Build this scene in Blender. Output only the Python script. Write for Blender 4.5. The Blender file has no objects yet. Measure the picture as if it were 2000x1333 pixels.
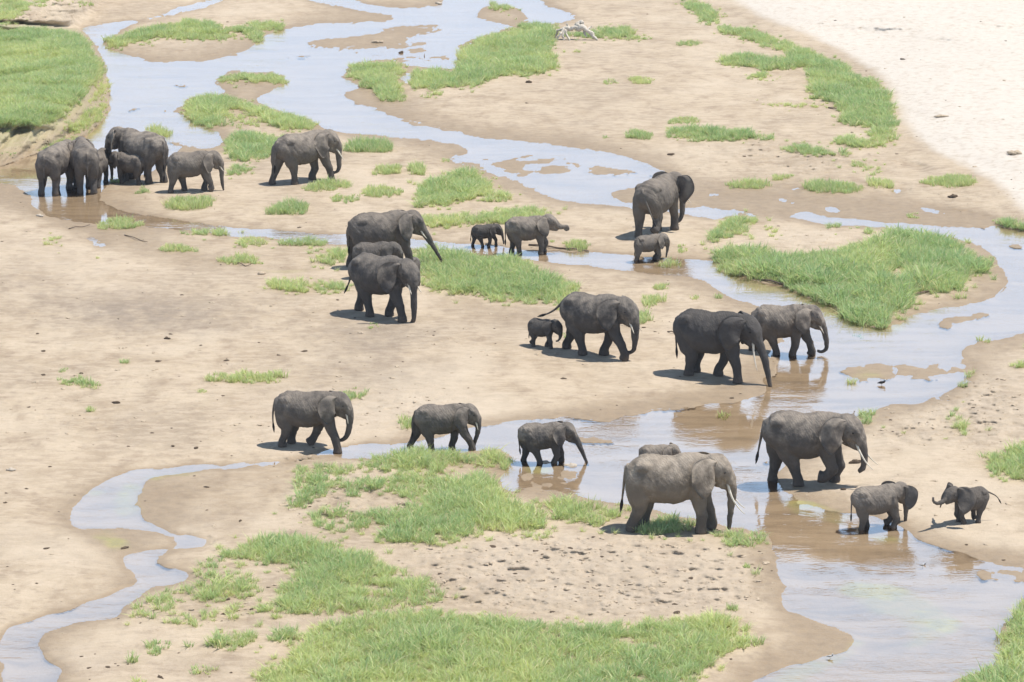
import bpy, math, random
import numpy as np
from mathutils import Vector, Matrix

random.seed(7); rng = np.random.default_rng(7)
S = bpy.context.scene
COL = S.collection
# ------------------------------------------------------------------ camera
FPX, PITCH, CAMH = 6720.0, math.radians(12.5), 31.0
cam_d = bpy.data.cameras.new('camera'); cam = bpy.data.objects.new('camera', cam_d); COL.objects.link(cam)
cam_d.sensor_width = 36.0; cam_d.lens = FPX / 2000.0 * 36.0
cam_d.clip_start = 1.0; cam_d.clip_end = 9000.0
cam.location = (0, 0, CAMH); cam.rotation_euler = (math.pi / 2 - PITCH, 0, 0)
S.camera = cam
# ------------------------------------------------------------------ sky, sun, exposure
SUN_EL, SUN_STR, SKY_STR, EXPOSURE = math.radians(68.5), 4.1, 0.06, 0.46
w = bpy.data.worlds.new("World"); S.world = w; w.use_nodes = True
nt = w.node_tree; nt.nodes.clear()
sky = nt.nodes.new('ShaderNodeTexSky'); sky.sky_type = 'NISHITA'; sky.sun_disc = False
sky.sun_elevation = SUN_EL; sky.sun_rotation = math.radians(90)
sky.air_density = 1.0; sky.dust_density = 1.0; sky.ozone_density = 1.0; sky.altitude = 900
bg = nt.nodes.new('ShaderNodeBackground'); bg.inputs['Strength'].default_value = SKY_STR
wo = nt.nodes.new('ShaderNodeOutputWorld')
# pale horizon haze, brightened to lift the water's reflection, the same all round
tcw = nt.nodes.new('ShaderNodeTexCoord'); sxw = nt.nodes.new('ShaderNodeSeparateXYZ'); mrw = nt.nodes.new('ShaderNodeMapRange'); mrw.interpolation_type = 'SMOOTHSTEP'
mrw.inputs[1].default_value = .50; mrw.inputs[2].default_value = .28; mrw.inputs[4].default_value = .85
hzw = nt.nodes.new('ShaderNodeMix'); hzw.data_type = 'RGBA'; hzw.inputs[7].default_value = (9.5, 15.8, 25.5, 1)
mr2 = nt.nodes.new('ShaderNodeMapRange'); mr2.inputs[1].default_value = .08; mr2.inputs[2].default_value = .34
hcw = nt.nodes.new('ShaderNodeMix'); hcw.data_type = 'RGBA'; hcw.inputs[6].default_value = (11.0, 13.6, 17.6, 1); hcw.inputs[7].default_value = (13.2, 20.0, 29.5, 1)
nt.links.new(sxw.outputs[2], mr2.inputs[0]); nt.links.new(mr2.outputs[0], hcw.inputs[0]); nt.links.new(hcw.outputs[2], hzw.inputs[7])
nt.links.new(tcw.outputs['Generated'], sxw.inputs[0]); nt.links.new(sxw.outputs[2], mrw.inputs[0]); nt.links.new(mrw.outputs[0], hzw.inputs[0]); nt.links.new(sky.outputs[0], hzw.inputs[6])
nt.links.new(hzw.outputs[2], bg.inputs[0]); nt.links.new(bg.outputs[0], wo.inputs[0])
sun_d = bpy.data.lights.new('sun', 'SUN'); sun = bpy.data.objects.new('sun', sun_d); COL.objects.link(sun)
sun_d.energy = SUN_STR; sun_d.angle = math.radians(0.5); sun_d.color = (1.0, 0.955, 0.90)
sun.rotation_euler = (math.radians(-2.0), math.pi / 2 - SUN_EL, 0); sun.location = (40, 120, 80)
S.view_settings.view_transform = 'Standard'; S.view_settings.look = 'None'
S.view_settings.exposure = EXPOSURE; S.view_settings.gamma = 1.0; S.view_settings.use_curve_mapping = False
S.cycles.max_bounces = 6; S.cycles.diffuse_bounces = 2; S.cycles.glossy_bounces = 3
S.cycles.transparent_max_bounces = 12; S.cycles.transmission_bounces = 4

# ------------------------------------------------------------------ survey: picture point -> ground point
CP, SP = math.cos(PITCH), math.sin(PITCH)
def ground_xy(px, py, z=0.0):
    """where the sight line through a picture point of the photograph meets height z"""
    u = (np.asarray(px, float) - 1000.0) / FPX; v = (np.asarray(py, float) - 666.5) / FPX
    dz = -SP - v * CP; dy = CP - v * SP
    t = (z - CAMH) / dz
    return u * t, dy * t
def scale_at(py):
    return CP * (py + 823.3) / CAMH          # picture pixels per metre
def to_px(X, Y, Z):
    dz = Z - CAMH; d = Y * CP - dz * SP; up = Y * SP + dz * CP
    return 1000 + FPX * X / d, 666.5 - FPX * up / d

def P(s):
    return np.array([[float(q) for q in t.split(',')] for t in s.split()])
def inside(poly, x, y):
    """even-odd test, vectorised"""
    r = np.zeros(x.shape, bool)
    n = len(poly)
    x0, y0 = poly.min(0) - 1; x1, y1 = poly.max(0) + 1
    sel = (x > x0) & (x < x1) & (y > y0) & (y < y1)
    xs, ys = x[sel], y[sel]; q = np.zeros(xs.shape, bool)
    for i in range(n):
        ax, ay = poly[i]; bx, by = poly[(i + 1) % n]
        if ay == by: continue
        c = ((ay > ys) != (by > ys)) & (xs < (bx - ax) * (ys - ay) / (by - ay) + ax)
        q ^= c
    r[sel] = q
    return r
def _hash(ix, iy, seed):
    h = (ix * 374761393 + iy * 668265263 + seed * 1274126177) & 0x7fffffff
    h = ((h ^ (h >> 13)) * 1274126177) & 0x7fffffff
    return ((h ^ (h >> 16)) & 0xffff) / 65535.0
def vnoise(x, y, seed=0):
    ix = np.floor(x).astype(np.int64); iy = np.floor(y).astype(np.int64)
    fx = x - ix; fy = y - iy
    fx = fx * fx * (3 - 2 * fx); fy = fy * fy * (3 - 2 * fy)
    a = _hash(ix, iy, seed); b = _hash(ix + 1, iy, seed); c = _hash(ix, iy + 1, seed); d = _hash(ix + 1, iy + 1, seed)
    return (a * (1 - fx) + b * fx) * (1 - fy) + (c * (1 - fx) + d * fx) * fy - 0.5
def fbm(x, y, seed=0, o=4):
    r = 0; a = 1.0
    for k in range(o):
        r = r + a * vnoise(x, y, seed + k * 17); x = x * 2.03 + 3.1; y = y * 2.03 + 1.7; a *= 0.5
    return r
def blur1(a, s, axis):
    k = max(1, int(round(s)))
    n = a.shape[axis]
    for _ in range(3):
        pad = [(0, 0), (0, 0)]; pad[axis] = (k + 1, k)
        c = np.cumsum(np.pad(a, pad, mode='edge'), axis=axis)
        hi = [slice(None)] * 2; lo = [slice(None)] * 2
        hi[axis] = slice(2 * k + 1, 2 * k + 1 + n); lo[axis] = slice(0, n)
        a = (c[tuple(hi)] - c[tuple(lo)]) / (2 * k + 1)
    return a
def blur(a, sx, sy):
    return blur1(blur1(a, sx, 1), sy, 0)
def sstep(a, b, x):
    t = np.clip((x - a) / (b - a), 0, 1); return t * t * (3 - 2 * t)

# ------------------------------------------------------------------ tags and small helpers
def tag(o, label=None, cat=None, group=None, kind=None):
    if label: o['label'] = label
    if cat: o['category'] = cat
    if group: o['group'] = group
    if kind: o['kind'] = kind
    return o
def mesh_obj(name, verts, faces, mat, parent=None, smooth=True):
    me = bpy.data.meshes.new(name)
    me.from_pydata([tuple(v) for v in verts], [], faces); me.update()
    o = bpy.data.objects.new(name, me); COL.objects.link(o)
    if mat: me.materials.append(mat)
    if smooth: me.polygons.foreach_set('use_smooth', [True] * len(me.polygons))
    if parent: o.parent = parent
    return o
def empty(name, loc, rz=0.0):
    o = bpy.data.objects.new(name, None); COL.objects.link(o)
    o.location = loc; o.rotation_euler = (0, 0, rz); o.empty_display_size = 0.3
    return o
def new_mat(name):
    m = bpy.data.materials.new(name); m.use_nodes = True
    n = m.node_tree.nodes; n.clear()
    return m, m.node_tree, n
class NB:
    """tiny node builder"""
    def __init__(s, nt): s.nt = nt
    def n(s, t, **kw):
        nd = s.nt.nodes.new(t)
        for k, v in kw.items():
            if k.startswith('i_'):
                key = k[2:]; key = int(key) if key.isdigit() else key.replace('_', ' ')
                s.put(nd.inputs[key], v)
            else: setattr(nd, k, v)
        return nd
    def put(s, inp, v):
        if isinstance(v, bpy.types.NodeSocket): s.nt.links.new(v, inp)
        else: inp.default_value = v
    def math(s, op, a, b=0.0, clamp=False):
        nd = s.nt.nodes.new('ShaderNodeMath'); nd.operation = op; nd.use_clamp = clamp
        s.put(nd.inputs[0], a); s.put(nd.inputs[1], b); return nd.outputs[0]
    def mix(s, f, a, b, mode='MIX'):
        nd = s.nt.nodes.new('ShaderNodeMix'); nd.data_type = 'RGBA'; nd.blend_type = mode
        s.put(nd.inputs['Factor'], f); s.put(nd.inputs[6], a); s.put(nd.inputs[7], b); return nd.outputs[2]
    def ramp(s, f, a, b):
        nd = s.nt.nodes.new('ShaderNodeMapRange'); nd.interpolation_type = 'SMOOTHSTEP'
        s.put(nd.inputs[0], f); nd.inputs[1].default_value = a; nd.inputs[2].default_value = b; return nd.outputs[0]
    def attr(s, name, typ='GEOMETRY'):
        nd = s.nt.nodes.new('ShaderNodeAttribute'); nd.attribute_name = name; nd.attribute_type = typ; return nd
    def noise(s, vec, scale, detail=3.0, rough=0.55):
        nd = s.nt.nodes.new('ShaderNodeTexNoise'); s.nt.links.new(vec, nd.inputs['Vector'])
        nd.inputs['Scale'].default_value = scale; nd.inputs['Detail'].default_value = detail
        nd.inputs['Roughness'].default_value = rough; return nd.outputs['Fac']
    def mapping(s, vec, sc):
        nd = s.nt.nodes.new('ShaderNodeMapping'); s.nt.links.new(vec, nd.inputs[0]); nd.inputs['Scale'].default_value = sc
        return nd.outputs[0]
def rgba(r, g, b): return (r, g, b, 1.0)
# ================================================================== the river bed
WATER = [P(s) for s in (
 # upper river, its pool by the left bank and the channel running right behind the bull
 "150,56 200,48 245,40 285,36 262,48 240,56 228,66 205,80 203,95 245,108 285,122 330,124 400,120 450,110 490,92 503,85 515,70 "
 "540,62 560,55 620,47 700,44 760,41 797,36 760,29 700,20 650,12 600,2 590,-10 650,-10 700,4 760,16 790,19 850,12 868,6 870,-20 "
 "1040,-20 1049,0 1070,13 1105,22 1130,30 1120,40 1090,46 1040,48 1000,54 975,62 940,75 905,90 903,105 898,125 893,137 860,135 "
 "815,132 795,128 740,124 690,128 672,142 655,150 670,158 695,164 702,172 682,176 665,188 690,205 730,210 745,220 800,235 860,252 "
 "910,263 960,272 1050,280 1120,290 1200,302 1260,320 1300,335 1322,346 1300,360 1250,368 1200,374 1183,380 1210,390 1250,398 "
 "1328,405 1363,404 1405,411 1447,414 1492,418 1524,421 1573,421 1552,407 1570,410 1632,425 1685,430 1790,439 1895,448 1944,449 "
 "1923,432 1790,409 1780,404 1842,409 1895,418 1947,432 1958,446 2000,450 2250,470 2250,600 2000,651 1947,661 1895,668 1870,691 "
 "1891,710 1891,735 1874,749 1853,763 1825,777 1800,784 1755,787 1720,795 1671,815 1600,860 1530,905 1506,941 1524,955 1559,969 1601,985 "
 "1632,997 1671,1004 1720,1017 1779,1036 1790,1057 1829,1067 1868,1078 1915,1092 2000,1106 2250,1130 2250,1155 2000,1158 1980,1177 "
 "1988,1203 1970,1210 1956,1228 1958,1294 1868,1318 1844,1340 1800,1420 1700,1540 1380,1540 1430,1400 1469,1336 1499,1321 1529,1306 1568,1297 1610,1288 1658,1276 1671,1258 "
 "1664,1237 1634,1222 1580,1210 1538,1195 1536,1162 1523,1132 1523,1102 1511,1069 1500,1039 1452,1034 1420,1030 1359,1012 1280,997 "
 "1224,985 1175,984 1133,970 1035,961 1010,958 986,951 979,937 1003,905 1000,890 960,878 900,884 800,888 700,893 595,895 546,904 "
 "490,909 420,916 350,930 304,937 280,951 266,972 269,1014 301,1031 336,1042 385,1051 411,1058 385,1070 350,1073 315,1084 304,1094 "
 "315,1108 336,1117 364,1112 366,1126 350,1143 297,1147 287,1164 252,1182 224,1203 182,1213 130,1227 84,1238 60,1255 87,1280 "
 "105,1304 108,1340 90,1400 0,1540 -160,1540 -40,1420 10,1340 14,1301 -10,1275 3,1248 28,1231 70,1217 112,1203 150,1192 196,1171 "
 "259,1143 270,1136 252,1105 231,1091 280,1080 315,1073 364,1063 336,1049 301,1040 255,1035 196,1033 154,1038 138,1021 137,1010 "
 "147,993 165,968 175,951 227,932 290,920 367,911 490,900 546,897 584,891 610,884 665,881 692,871 760,868 848,855 932,836 958,828 "
 "1035,819 1105,815 1175,824 1245,814 1300,801 1321,803 1370,794 1433,787 1489,770 1500,763 1482,745 1524,710 1510,700 1516,675 1530,655 1520,640 "
 "1482,600 1443,586 1405,565 1370,548 1328,540 1210,527 1140,517 1052,511 1020,508 950,502 880,495 840,487 780,482 682,478 637,474 "
 "525,464 490,460 350,446 332,448 290,443 230,440 175,437 125,431 85,420 60,402 62,385 44,372 30,362 0,359 -200,365 -200,335 0,328 40,312 80,300 130,285 170,262 "
 "195,240 210,215 215,180 207,150 206,130 195,110 180,85 165,68",
)]
LAND = [P(s) for s in (
 # land ringed by water: island joined to the sand south of it, with the stream round it
 "365,232 400,250 415,255 440,257 430,270 430,288 405,293 355,291 325,310 300,335 270,344 235,350 212,348 205,362 190,382 200,397 230,411 "
 "270,421 330,430 380,440 486,454 560,458 633,463 700,463 825,468 860,473 923,480 986,484 1017,492 1070,492 1157,495 1245,501 1332,507 "
 "1405,511 1412,533 1454,544 1482,549 1538,561 1580,586 1632,600 1650,621 1685,635 1720,645 1734,638 1765,628 1783,607 1797,614 1825,607 "
 "1895,593 1940,579 1982,551 1965,530 1947,511 1944,502 1895,477 1860,463 1807,453 1737,444 1664,442 1590,436 1545,429 1492,422 1419,422 1405,428 "
 "1335,421 1300,414 1245,410 1180,402 1100,390 1060,378 1000,350 960,340 930,325 900,317 880,318 868,312 920,302 905,290 860,277 800,270 720,265 660,259 620,250 "
 "618,240 575,225 530,210 500,200 492,196 515,186 545,172 562,162 560,150 530,141 470,139 435,143 424,158 434,172 448,188 400,186 372,191 363,212",
 "650,76 700,70 770,58 830,52 870,54 850,62 800,72 770,82 750,88 700,92 650,94 600,90 620,80",
 "945,12 960,9 1000,14 1020,20 1035,38 1020,45 975,47 950,40 925,33 935,25",
 "672,136 690,124 740,120 795,128 815,134 860,137 893,139 900,170 780,200 700,178 705,165 690,158",
 "395,806 396,806",
)]
BARS = [(P(s), k) for s, k in (
 ("965,315 985,305 1030,304 1110,312 1112,330 1100,345 1080,360 1055,358 1010,345 995,330 970,325", .66),
 ("1110,315 1160,322 1230,336 1190,345 1150,348 1140,340 1105,330", .6),
 ("900,318 925,308 960,310 975,325 1000,333 980,338 940,328", .5),
 ("770,232 800,236 850,250 900,260 860,262 800,247", .5),
 ("840,278 905,288 915,296 880,290", .4),
 ("1811,638 1850,620 1900,607 1945,603 1940,615 1900,630 1870,642 1850,655 1840,645", .6),
 ("1643,725 1670,712 1700,710 1735,727 1745,740 1720,748 1680,750 1640,760 1612,762 1650,748 1660,738", .6),
 ("1018,925 1035,912 1070,910 1130,918 1140,930 1130,945 1133,968 1035,962 1020,950", .7),
 ("980,840 1020,838 1060,842 1150,850 1225,852 1190,868 1120,870 1100,860 1000,850", .56),
 ("1175,826 1105,816 1240,800 1330,785 1420,770 1320,803 1245,812", .45),
 ("1878,1113 1910,1101 2000,1110 2080,1120 2080,1142 1965,1143 1930,1141 1895,1130", .72),
 ("1900,478 2000,474 2060,480 2000,490 1930,486", .5),
 ("1480,890 1530,900 1500,912 1475,905", .42), ("1490,950 1530,962 1590,985 1600,1000 1540,985 1500,972", .42),
 ("560,890 600,884 650,889 640,895 580,900", .5),
 ("270,205 330,210 350,220 300,224", .35), ("640,100 700,96 720,104 660,110", .3),
 ("325,278 350,272 366,284 352,292 326,290", .7),
 ("700,880 760,874 800,872 760,885", .4),
 ("1440,690 1500,690 1530,700 1520,722 1490,745 1440,745", .5),
)]
PUDDLES = [P(s) for s in ("1748,322 1775,319 1805,324 1816,331 1800,336 1770,330", "1741,372 1750,360 1764,359 1762,372 1748,384 1738,382",
 "1394,354 1410,352 1422,356 1415,361 1398,358", "1528,369 1550,368 1572,375 1550,377", "1492,386 1520,386 1560,391 1592,398 1560,400 1515,393",
 "1604,400 1640,407 1657,414 1630,416 1600,410", "1363,378 1400,379 1468,384 1440,388 1390,384", "1690,388 1720,391 1735,396 1700,394",
 "780,146 795,141 812,146 806,158 792,168 783,160", "125,447 133,450 134,458 127,456", "165,462 185,464 205,478 192,484 175,472", "245,471 262,472 266,477 250,477",
 "312,391 330,389 332,397 315,398", "783,296 797,296 797,299 785,299", "280,423 340,432 400,439 486,449 560,454 640,458 700,460 830,468 830,482 700,479 637,476 560,471 490,465 400,456 340,450 285,444")]
STREAM = P("283,40 345,16 430,-4 470,-8 385,18 335,31 296,42")     # thin dark inlet at the top
DAMP = [(P(s), k) for s, k in (
 ("40,362 70,400 130,440 215,482 310,512 410,527 520,530 620,545 690,545 620,520 520,512 420,492 330,478 250,450 190,440 130,430 70,395", 1.0),
 ("820,545 880,575 960,595 1050,600 1100,625 1060,645 960,640 860,610 810,580", .8),
 ("1340,350 1560,350 1780,385 1900,410 1940,440 1790,438 1640,424 1490,416 1340,404", .75),
 ("1410,100 1640,190 1650,250 1740,290 1760,340 1700,400 1560,350 1300,300 1100,280 900,255 700,190 900,170 1100,150", .25),
 ("150,1035 250,1035 270,1080 235,1092 190,1075", .9), ("130,990 165,965 175,1045 230,1090 268,1135 240,1140 180,1080 130,1030", .6),
 ("270,960 420,918 600,905 640,930 560,1000 440,1030 300,1030 270,1000", .55),
 ("1500,690 1480,750 1440,785 1300,800 1100,812 1000,822 1100,790 1300,760 1420,745", .6),
 ("1540,1195 1660,1235 1670,1260 1560,1300 1500,1320 1400,1330 1420,1290 1500,1240", .6),
 ("960,285 1330,340 1330,400 1250,370 1180,300", .5), ("1900,1060 2000,1080 2000,1110 1900,1095", .6),
 ("0,360 60,380 75,400 40,410 0,395", .7),
)]
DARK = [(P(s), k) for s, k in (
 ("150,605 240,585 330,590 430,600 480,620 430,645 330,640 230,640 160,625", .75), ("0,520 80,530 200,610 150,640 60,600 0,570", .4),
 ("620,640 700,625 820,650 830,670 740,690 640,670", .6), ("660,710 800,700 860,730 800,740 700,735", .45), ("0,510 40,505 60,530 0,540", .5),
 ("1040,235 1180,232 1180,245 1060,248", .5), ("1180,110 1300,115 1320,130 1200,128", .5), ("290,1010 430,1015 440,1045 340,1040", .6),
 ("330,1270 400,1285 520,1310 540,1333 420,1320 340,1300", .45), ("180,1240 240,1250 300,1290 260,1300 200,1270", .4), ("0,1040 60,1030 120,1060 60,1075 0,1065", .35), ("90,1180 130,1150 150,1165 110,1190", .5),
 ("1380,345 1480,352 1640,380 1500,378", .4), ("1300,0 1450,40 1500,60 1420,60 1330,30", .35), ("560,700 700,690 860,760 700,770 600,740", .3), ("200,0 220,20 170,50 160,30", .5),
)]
WHITE = P("1400,-70 1440,10 1560,62 1650,100 1720,150 1752,200 1775,255 1820,295 1900,330 1960,365 2010,420 2300,520 2300,-400 1300,-400")
PALE = [(P(s), k) for s, k in (("110,1280 165,1265 205,1280 190,1310 130,1320 105,1310", .8), ("0,890 45,905 40,925 0,930", .6), ("1090,85 1180,82 1230,95 1160,100", .8),
 ("860,1040 1200,1040 1480,1080 1480,1190 1200,1205 1000,1180 880,1130", .45), ("0,430 300,520 300,600 0,500", .25), ("500,760 1000,790 900,840 600,900 500,880", .3),
 ("1450,450 1740,455 1690,480 1480,480", .4), ("1700,690 2000,680 2000,870 1780,850", .35), ("280,72 480,66 480,92 340,120 260,100", .35))]
CLOD = [(P(s), k) for s, k in (("780,1060 1200,1040 1500,1075 1505,1180 1300,1205 900,1195 790,1140", 1.0), ("1690,850 1760,800 1890,750 2000,720 2000,880 1850,860 1750,880", 1.0),
 ("1430,452 1740,455 1690,482 1480,484 1430,470", .8), ("1340,280 1500,275 1700,310 1740,340 1600,345 1480,320 1380,300", .9), ("580,890 760,900 870,960 760,1040 600,1040 560,980", .8),
 ("700,285 820,280 880,320 800,340 700,320", .6), ("1750,360 1900,360 1960,420 1860,400", .7), ("680,760 860,760 900,840 720,840", .6), ("60,0 220,0 210,45 150,60 70,50", .7),
 ("0,240 200,150 210,215 130,285 0,320", .9), ("240,80 480,66 470,100 300,120", .6), ("440,150 545,160 520,180 450,180", .7), ("850,540 1090,540 1060,560 880,560", .7),
 ("1000,490 1160,480 1160,496 1010,496", .8), ("880,150 1000,150 960,190 830,200", .6), ("430,1100 520,1090 560,1180 400,1240 280,1200", .5), ("1000,590 1080,590 1060,605 1010,604", .9), ("300,560 700,600 1110,680 1100,702 680,628 300,592", .38), ("700,640 1330,718 1320,746 690,672", .34), ("60,800 545,852 545,882 60,842", .36), ("1540,930 1700,930 2000,960 2000,1000 1820,1010 1560,960", .3), ("1060,300 1320,420 1270,470 980,330", .25), ("0,440 300,500 700,600 700,860 300,880 0,860", .22), ("1450,0 2000,0 2000,330 1800,280", .25))]
ALGAE = [(P(s), k) for s, k in (("1625,1140 1700,1135 1770,1150 1830,1180 1868,1205 1860,1235 1820,1262 1775,1270 1770,1245 1745,1210 1700,1195 1670,1175 1640,1160", .85),
 ("1500,1330 1530,1305 1610,1288 1658,1275 1670,1245 1690,1262 1660,1295 1600,1320 1560,1360 1480,1360", .9), ("215,985 240,945 275,950 275,1000 250,1015", .9), ("165,958 190,955 195,965 170,968", 1.),
 ("165,1038 225,1035 250,1075 215,1085 190,1065", .7), ("1500,955 1560,970 1650,992 1680,1015 1650,1030 1560,1000", .75), ("1030,904 1090,908 1085,922 1040,925", .8),
 ("60,1255 85,1240 70,1275 90,1300 75,1300 62,1275", .8), ("1690,1040 1760,1042 1760,1062 1700,1060", .7), ("1735,630 1775,625 1765,645 1735,650", .7), ("1670,715 1740,725 1720,745 1660,745", .45),
 ("280,940 310,935 400,922 400,926 300,945", .8), ("545,898 600,893 620,900 560,904", .7), ("430,255 475,245 470,262 440,260", .5), ("150,270 215,225 210,255 175,275", .5), ("500,84 560,70 560,85 500,100", .6),
 ("340,485 500,520 640,530 520,535 380,515", .4), ("820,548 900,580 960,592 900,592 830,565", .6), ("1412,530 1500,552 1580,590 1650,620 1720,650 1640,625 1560,590 1470,556", .6), ("1490,888 1545,892 1530,900 1495,898", .5), ("260,1140 290,1155 270,1170 255,1160", .5), ("1525,1170 1560,1200 1660,1235 1640,1228 1560,1212", .6))]
BANK_TOP = P("-220,238 0,238 70,235 110,215 150,190 165,168 180,150 190,138 203,126 187,108 176,92 165,74 150,58 70,52 0,48 -220,44")
BANK_FOOT = P("-220,345 0,327 40,311 80,299 130,284 170,261 195,239 210,214 215,180 208,150 206,128 195,107 180,82 166,66 152,56 70,50 0,46 -220,42")

def seg_dist(poly, x, y, ky, closed=True):
    d = np.full(x.shape, 1e9); n = len(poly)
    for i in range(n if closed else n - 1):
        ax, ay = poly[i]; bx, by = poly[(i + 1) % n]
        ex, ey = bx - ax, (by - ay) * ky; L = ex * ex + ey * ey + 1e-9
        t = np.clip(((x - ax) * ex + (y - ay) * ky * ey) / L, 0, 1)
        d = np.minimum(d, np.hypot(x - ax - t * ex, (y - ay) * ky - t * ey))
    return d

GX0, GX1, GSX = -160.0, 2160.0, 2.9
GY0, GY1, GSY = -50.0, 1440.0, 1.9
gx = np.arange(GX0, GX1 + .1, GSX); gy = np.arange(GY0, GY1 + .1, GSY)
PX, PY = np.meshgrid(gx, gy)
X0, Y0 = ground_xy(PX, PY, 0.0)
# ragged shore lines: the traced outlines are wobbled by noise in metres
wx = fbm(X0 * .9, Y0 * .45, 3) * 0.38; wy = fbm(X0 * .9, Y0 * .45, 9) * 0.75
sc = scale_at(PY)
QX = PX + wx * sc; QY = PY + wy * sc * 0.2
def region(poly, jit=True): return inside(poly, QX if jit else PX, QY if jit else PY).astype(float)
m = np.zeros(PX.shape)
for p_ in WATER: m = np.maximum(m, region(p_))
for p_ in LAND: m = np.where(region(p_) > 0, 0, m)
for p_ in PUDDLES: m = np.maximum(m, region(p_))
m = np.maximum(m, region(STREAM))
barm = np.zeros(PX.shape)
for p_, k in BARS: barm = np.maximum(barm, region(p_) * k)
def field(lst, bx, by):
    f = np.zeros(PX.shape)
    for p_, k in lst: f = np.maximum(f, region(p_) * k)
    return blur(f, bx, by)
M_S = blur(m, 3, 1.6)
M_L = blur(m, 22, 10)
# thin braided streaks of sand just under or over the surface
for p_, k in ((P("540,60 760,40 900,10 1060,20 1130,40 980,60 905,95 890,135 700,125 500,120 430,140 480,100"), .80), (P("660,215 720,205 960,275 1300,335 1330,410 1250,405 1060,380 880,310 640,240"), .62),
              (P("1480,640 1800,620 2000,540 2150,560 2100,650 1890,680 1880,740 1700,800 1560,760"), .55), (P("1440,850 1540,850 1520,960 1640,1000 1500,1030 1420,1000"), .6), (P("210,150 420,130 380,260 220,320"), .55), (P("960,830 1240,820 1230,900 1000,900"), .5)):
    barm = np.maximum(barm, region(p_) * k * sstep(.16, .34, fbm(X0 * .16, Y0 * .30, 101, 5)) * (.75 + .5 * sstep(.1, .5, fbm(X0 * .5, Y0 * .9, 103, 3))))
barb = blur(barm, 5, 2) * (1 + 1.3 * fbm(X0 * .8, Y0 * .5, 21))
M_E = np.clip(M_S - np.where(M_S > .5, np.clip(barb, 0, .9), 0), 0, 1)
damp = np.clip(field(DAMP, 14, 8) + 0.75 * sstep(.0, .42, blur(m, 26, 14)) + .5 * sstep(.05, .5, blur(m, 5, 3)) , 0, 1)
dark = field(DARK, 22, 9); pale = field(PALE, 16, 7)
white = blur(region(WHITE), 10, 6)
clod = field(CLOD, 14, 8) * np.where((PX < 225) & (PY < 345) & (PY > 50), 0, 1); algae = field(ALGAE, 4, 2.5)
M_E = np.clip(M_E + np.where((M_E > .06) & (M_E < .94), .30 * fbm(X0 * 2.6, Y0 * 1.2, 107, 4), 0), 0, 1)
mat_n = fbm(X0 * 1.0, Y0 * .75, 111, 6) + .35 * vnoise(X0 * 6, Y0 * 3.2, 117)
mats = sstep(.50, .60, algae * (.52 + .75 * mat_n))          # floating strings of algae
land = M_E < .5
M_M = blur(np.clip(m - 1.1 * barm, 0, 1), 7, 4)
M_W = blur(m, 16, 8)
Z = np.where(land, (1 - 2 * M_E) * (.022 + .10 * (1 - np.clip(2 * M_W, 0, 1)) * (1 - .85 * damp)), -((2 * M_E - 1) * .022 + .20 * np.clip(M_M - .42, 0, .58)))
Z = Z + np.where(land, sstep(.5, .05, M_M), .0) * (1 - .7 * damp) * .06 * fbm(X0 * .35, Y0 * .35, 31, 3) * 1.2
Z = Z + np.where(land, .25 * sstep(.5, .2, M_E) + .75 * sstep(.5, .1, M_M), 0) * (.012 + .10 * clod) * (fbm(X0 * 2.6, Y0 * 2.2, 41, 3) + .35 * np.abs(fbm(X0 * 5, Y0 * 3.5, 47, 2)))
# hoof and foot prints pressed into the soft ground
cell = .55; cx_, cy_ = X0 / cell, Y0 / (cell * 1.3)
for sx_ in (0, .5):
    ux, uy = cx_ + sx_, cy_ + sx_; ix, iy = np.floor(ux).astype(np.int64), np.floor(uy).astype(np.int64)
    dx_ = ux - ix - .5 - .25 * (_hash(ix, iy, 5) - .5); dy_ = uy - iy - .5 - .25 * (_hash(ix, iy, 6) - .5)
    rr = np.hypot(dx_, dy_) * (.75 + .8 * _hash(ix, iy, 14)) + .12 * vnoise(X0 * 7, Y0 * 6, 15); on = _hash(ix, iy, 8) < (.06 + .36 * clod * sstep(-.25, .3, fbm(X0 * .5, Y0 * .5, 91, 3)))
    Z -= np.where(on & land, np.where((PX < 240) & (PY < 345), 0, .010 + .014 * clod) * np.clip(1 - (rr / .3) ** 2, 0, 1) * sstep(.42, .05, M_M), 0)
# the raised white sand at the right
dw = blur(region(WHITE, False), 26, 14)
Z = Z + .55 * dw * sstep(-.4, .5, fbm(X0 * .06, Y0 * .06, 51, 3) + .25)
# the steep grassy bank at the left and the eroded one behind it
sub = (PX < 300) & (PY < 400)
bx_, by_ = PX[sub], PY[sub]
ft = inside(BANK_FOOT, bx_, by_); tp = inside(BANK_TOP, bx_, by_)
df = seg_dist(BANK_FOOT, bx_, by_, 1.0); dt = seg_dist(BANK_TOP, bx_, by_, 1.0)
bk = np.where(tp, 1.0, np.where(ft, df / (df + dt + 1e-6), 0))
x_b, y_b = X0[sub], Y0[sub]
bank = np.zeros(PX.shape); bank[sub] = bk
bank = blur(bank, 2, 1.5) * (bank > 0)
bankface = np.zeros(PX.shape); bankface[sub] = (ft & ~tp)
bankface = blur(bankface, 3, 3)
Z = Z + bank * (1.40 + .25 * fbm(X0 * .25, Y0 * .2, 61)) + bankface * .22 * fbm(X0 * 1.9, PY * .014, 63, 4)
back = sstep(0, 1, np.clip((190 - PX + (25 - PY) * .9) / 110, 0, 1)) * sstep(62, 38, PY)
Z = Z + back * (1.9 + .35 * fbm(X0 * .6, PY * .06, 65, 4))
BANKG = bank
mm_ = sstep(.0, .75, blur(algae, 12, 8)); strk = fbm(X0 * .45 + .25 * Y0, Y0 * .55, 119, 6)
Z = np.where((M_E > .5) & (Z < .01), Z * (1 - mm_) + (-.012 + .055 * strk) * mm_, Z)   # shoals of weed, half afloat
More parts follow.
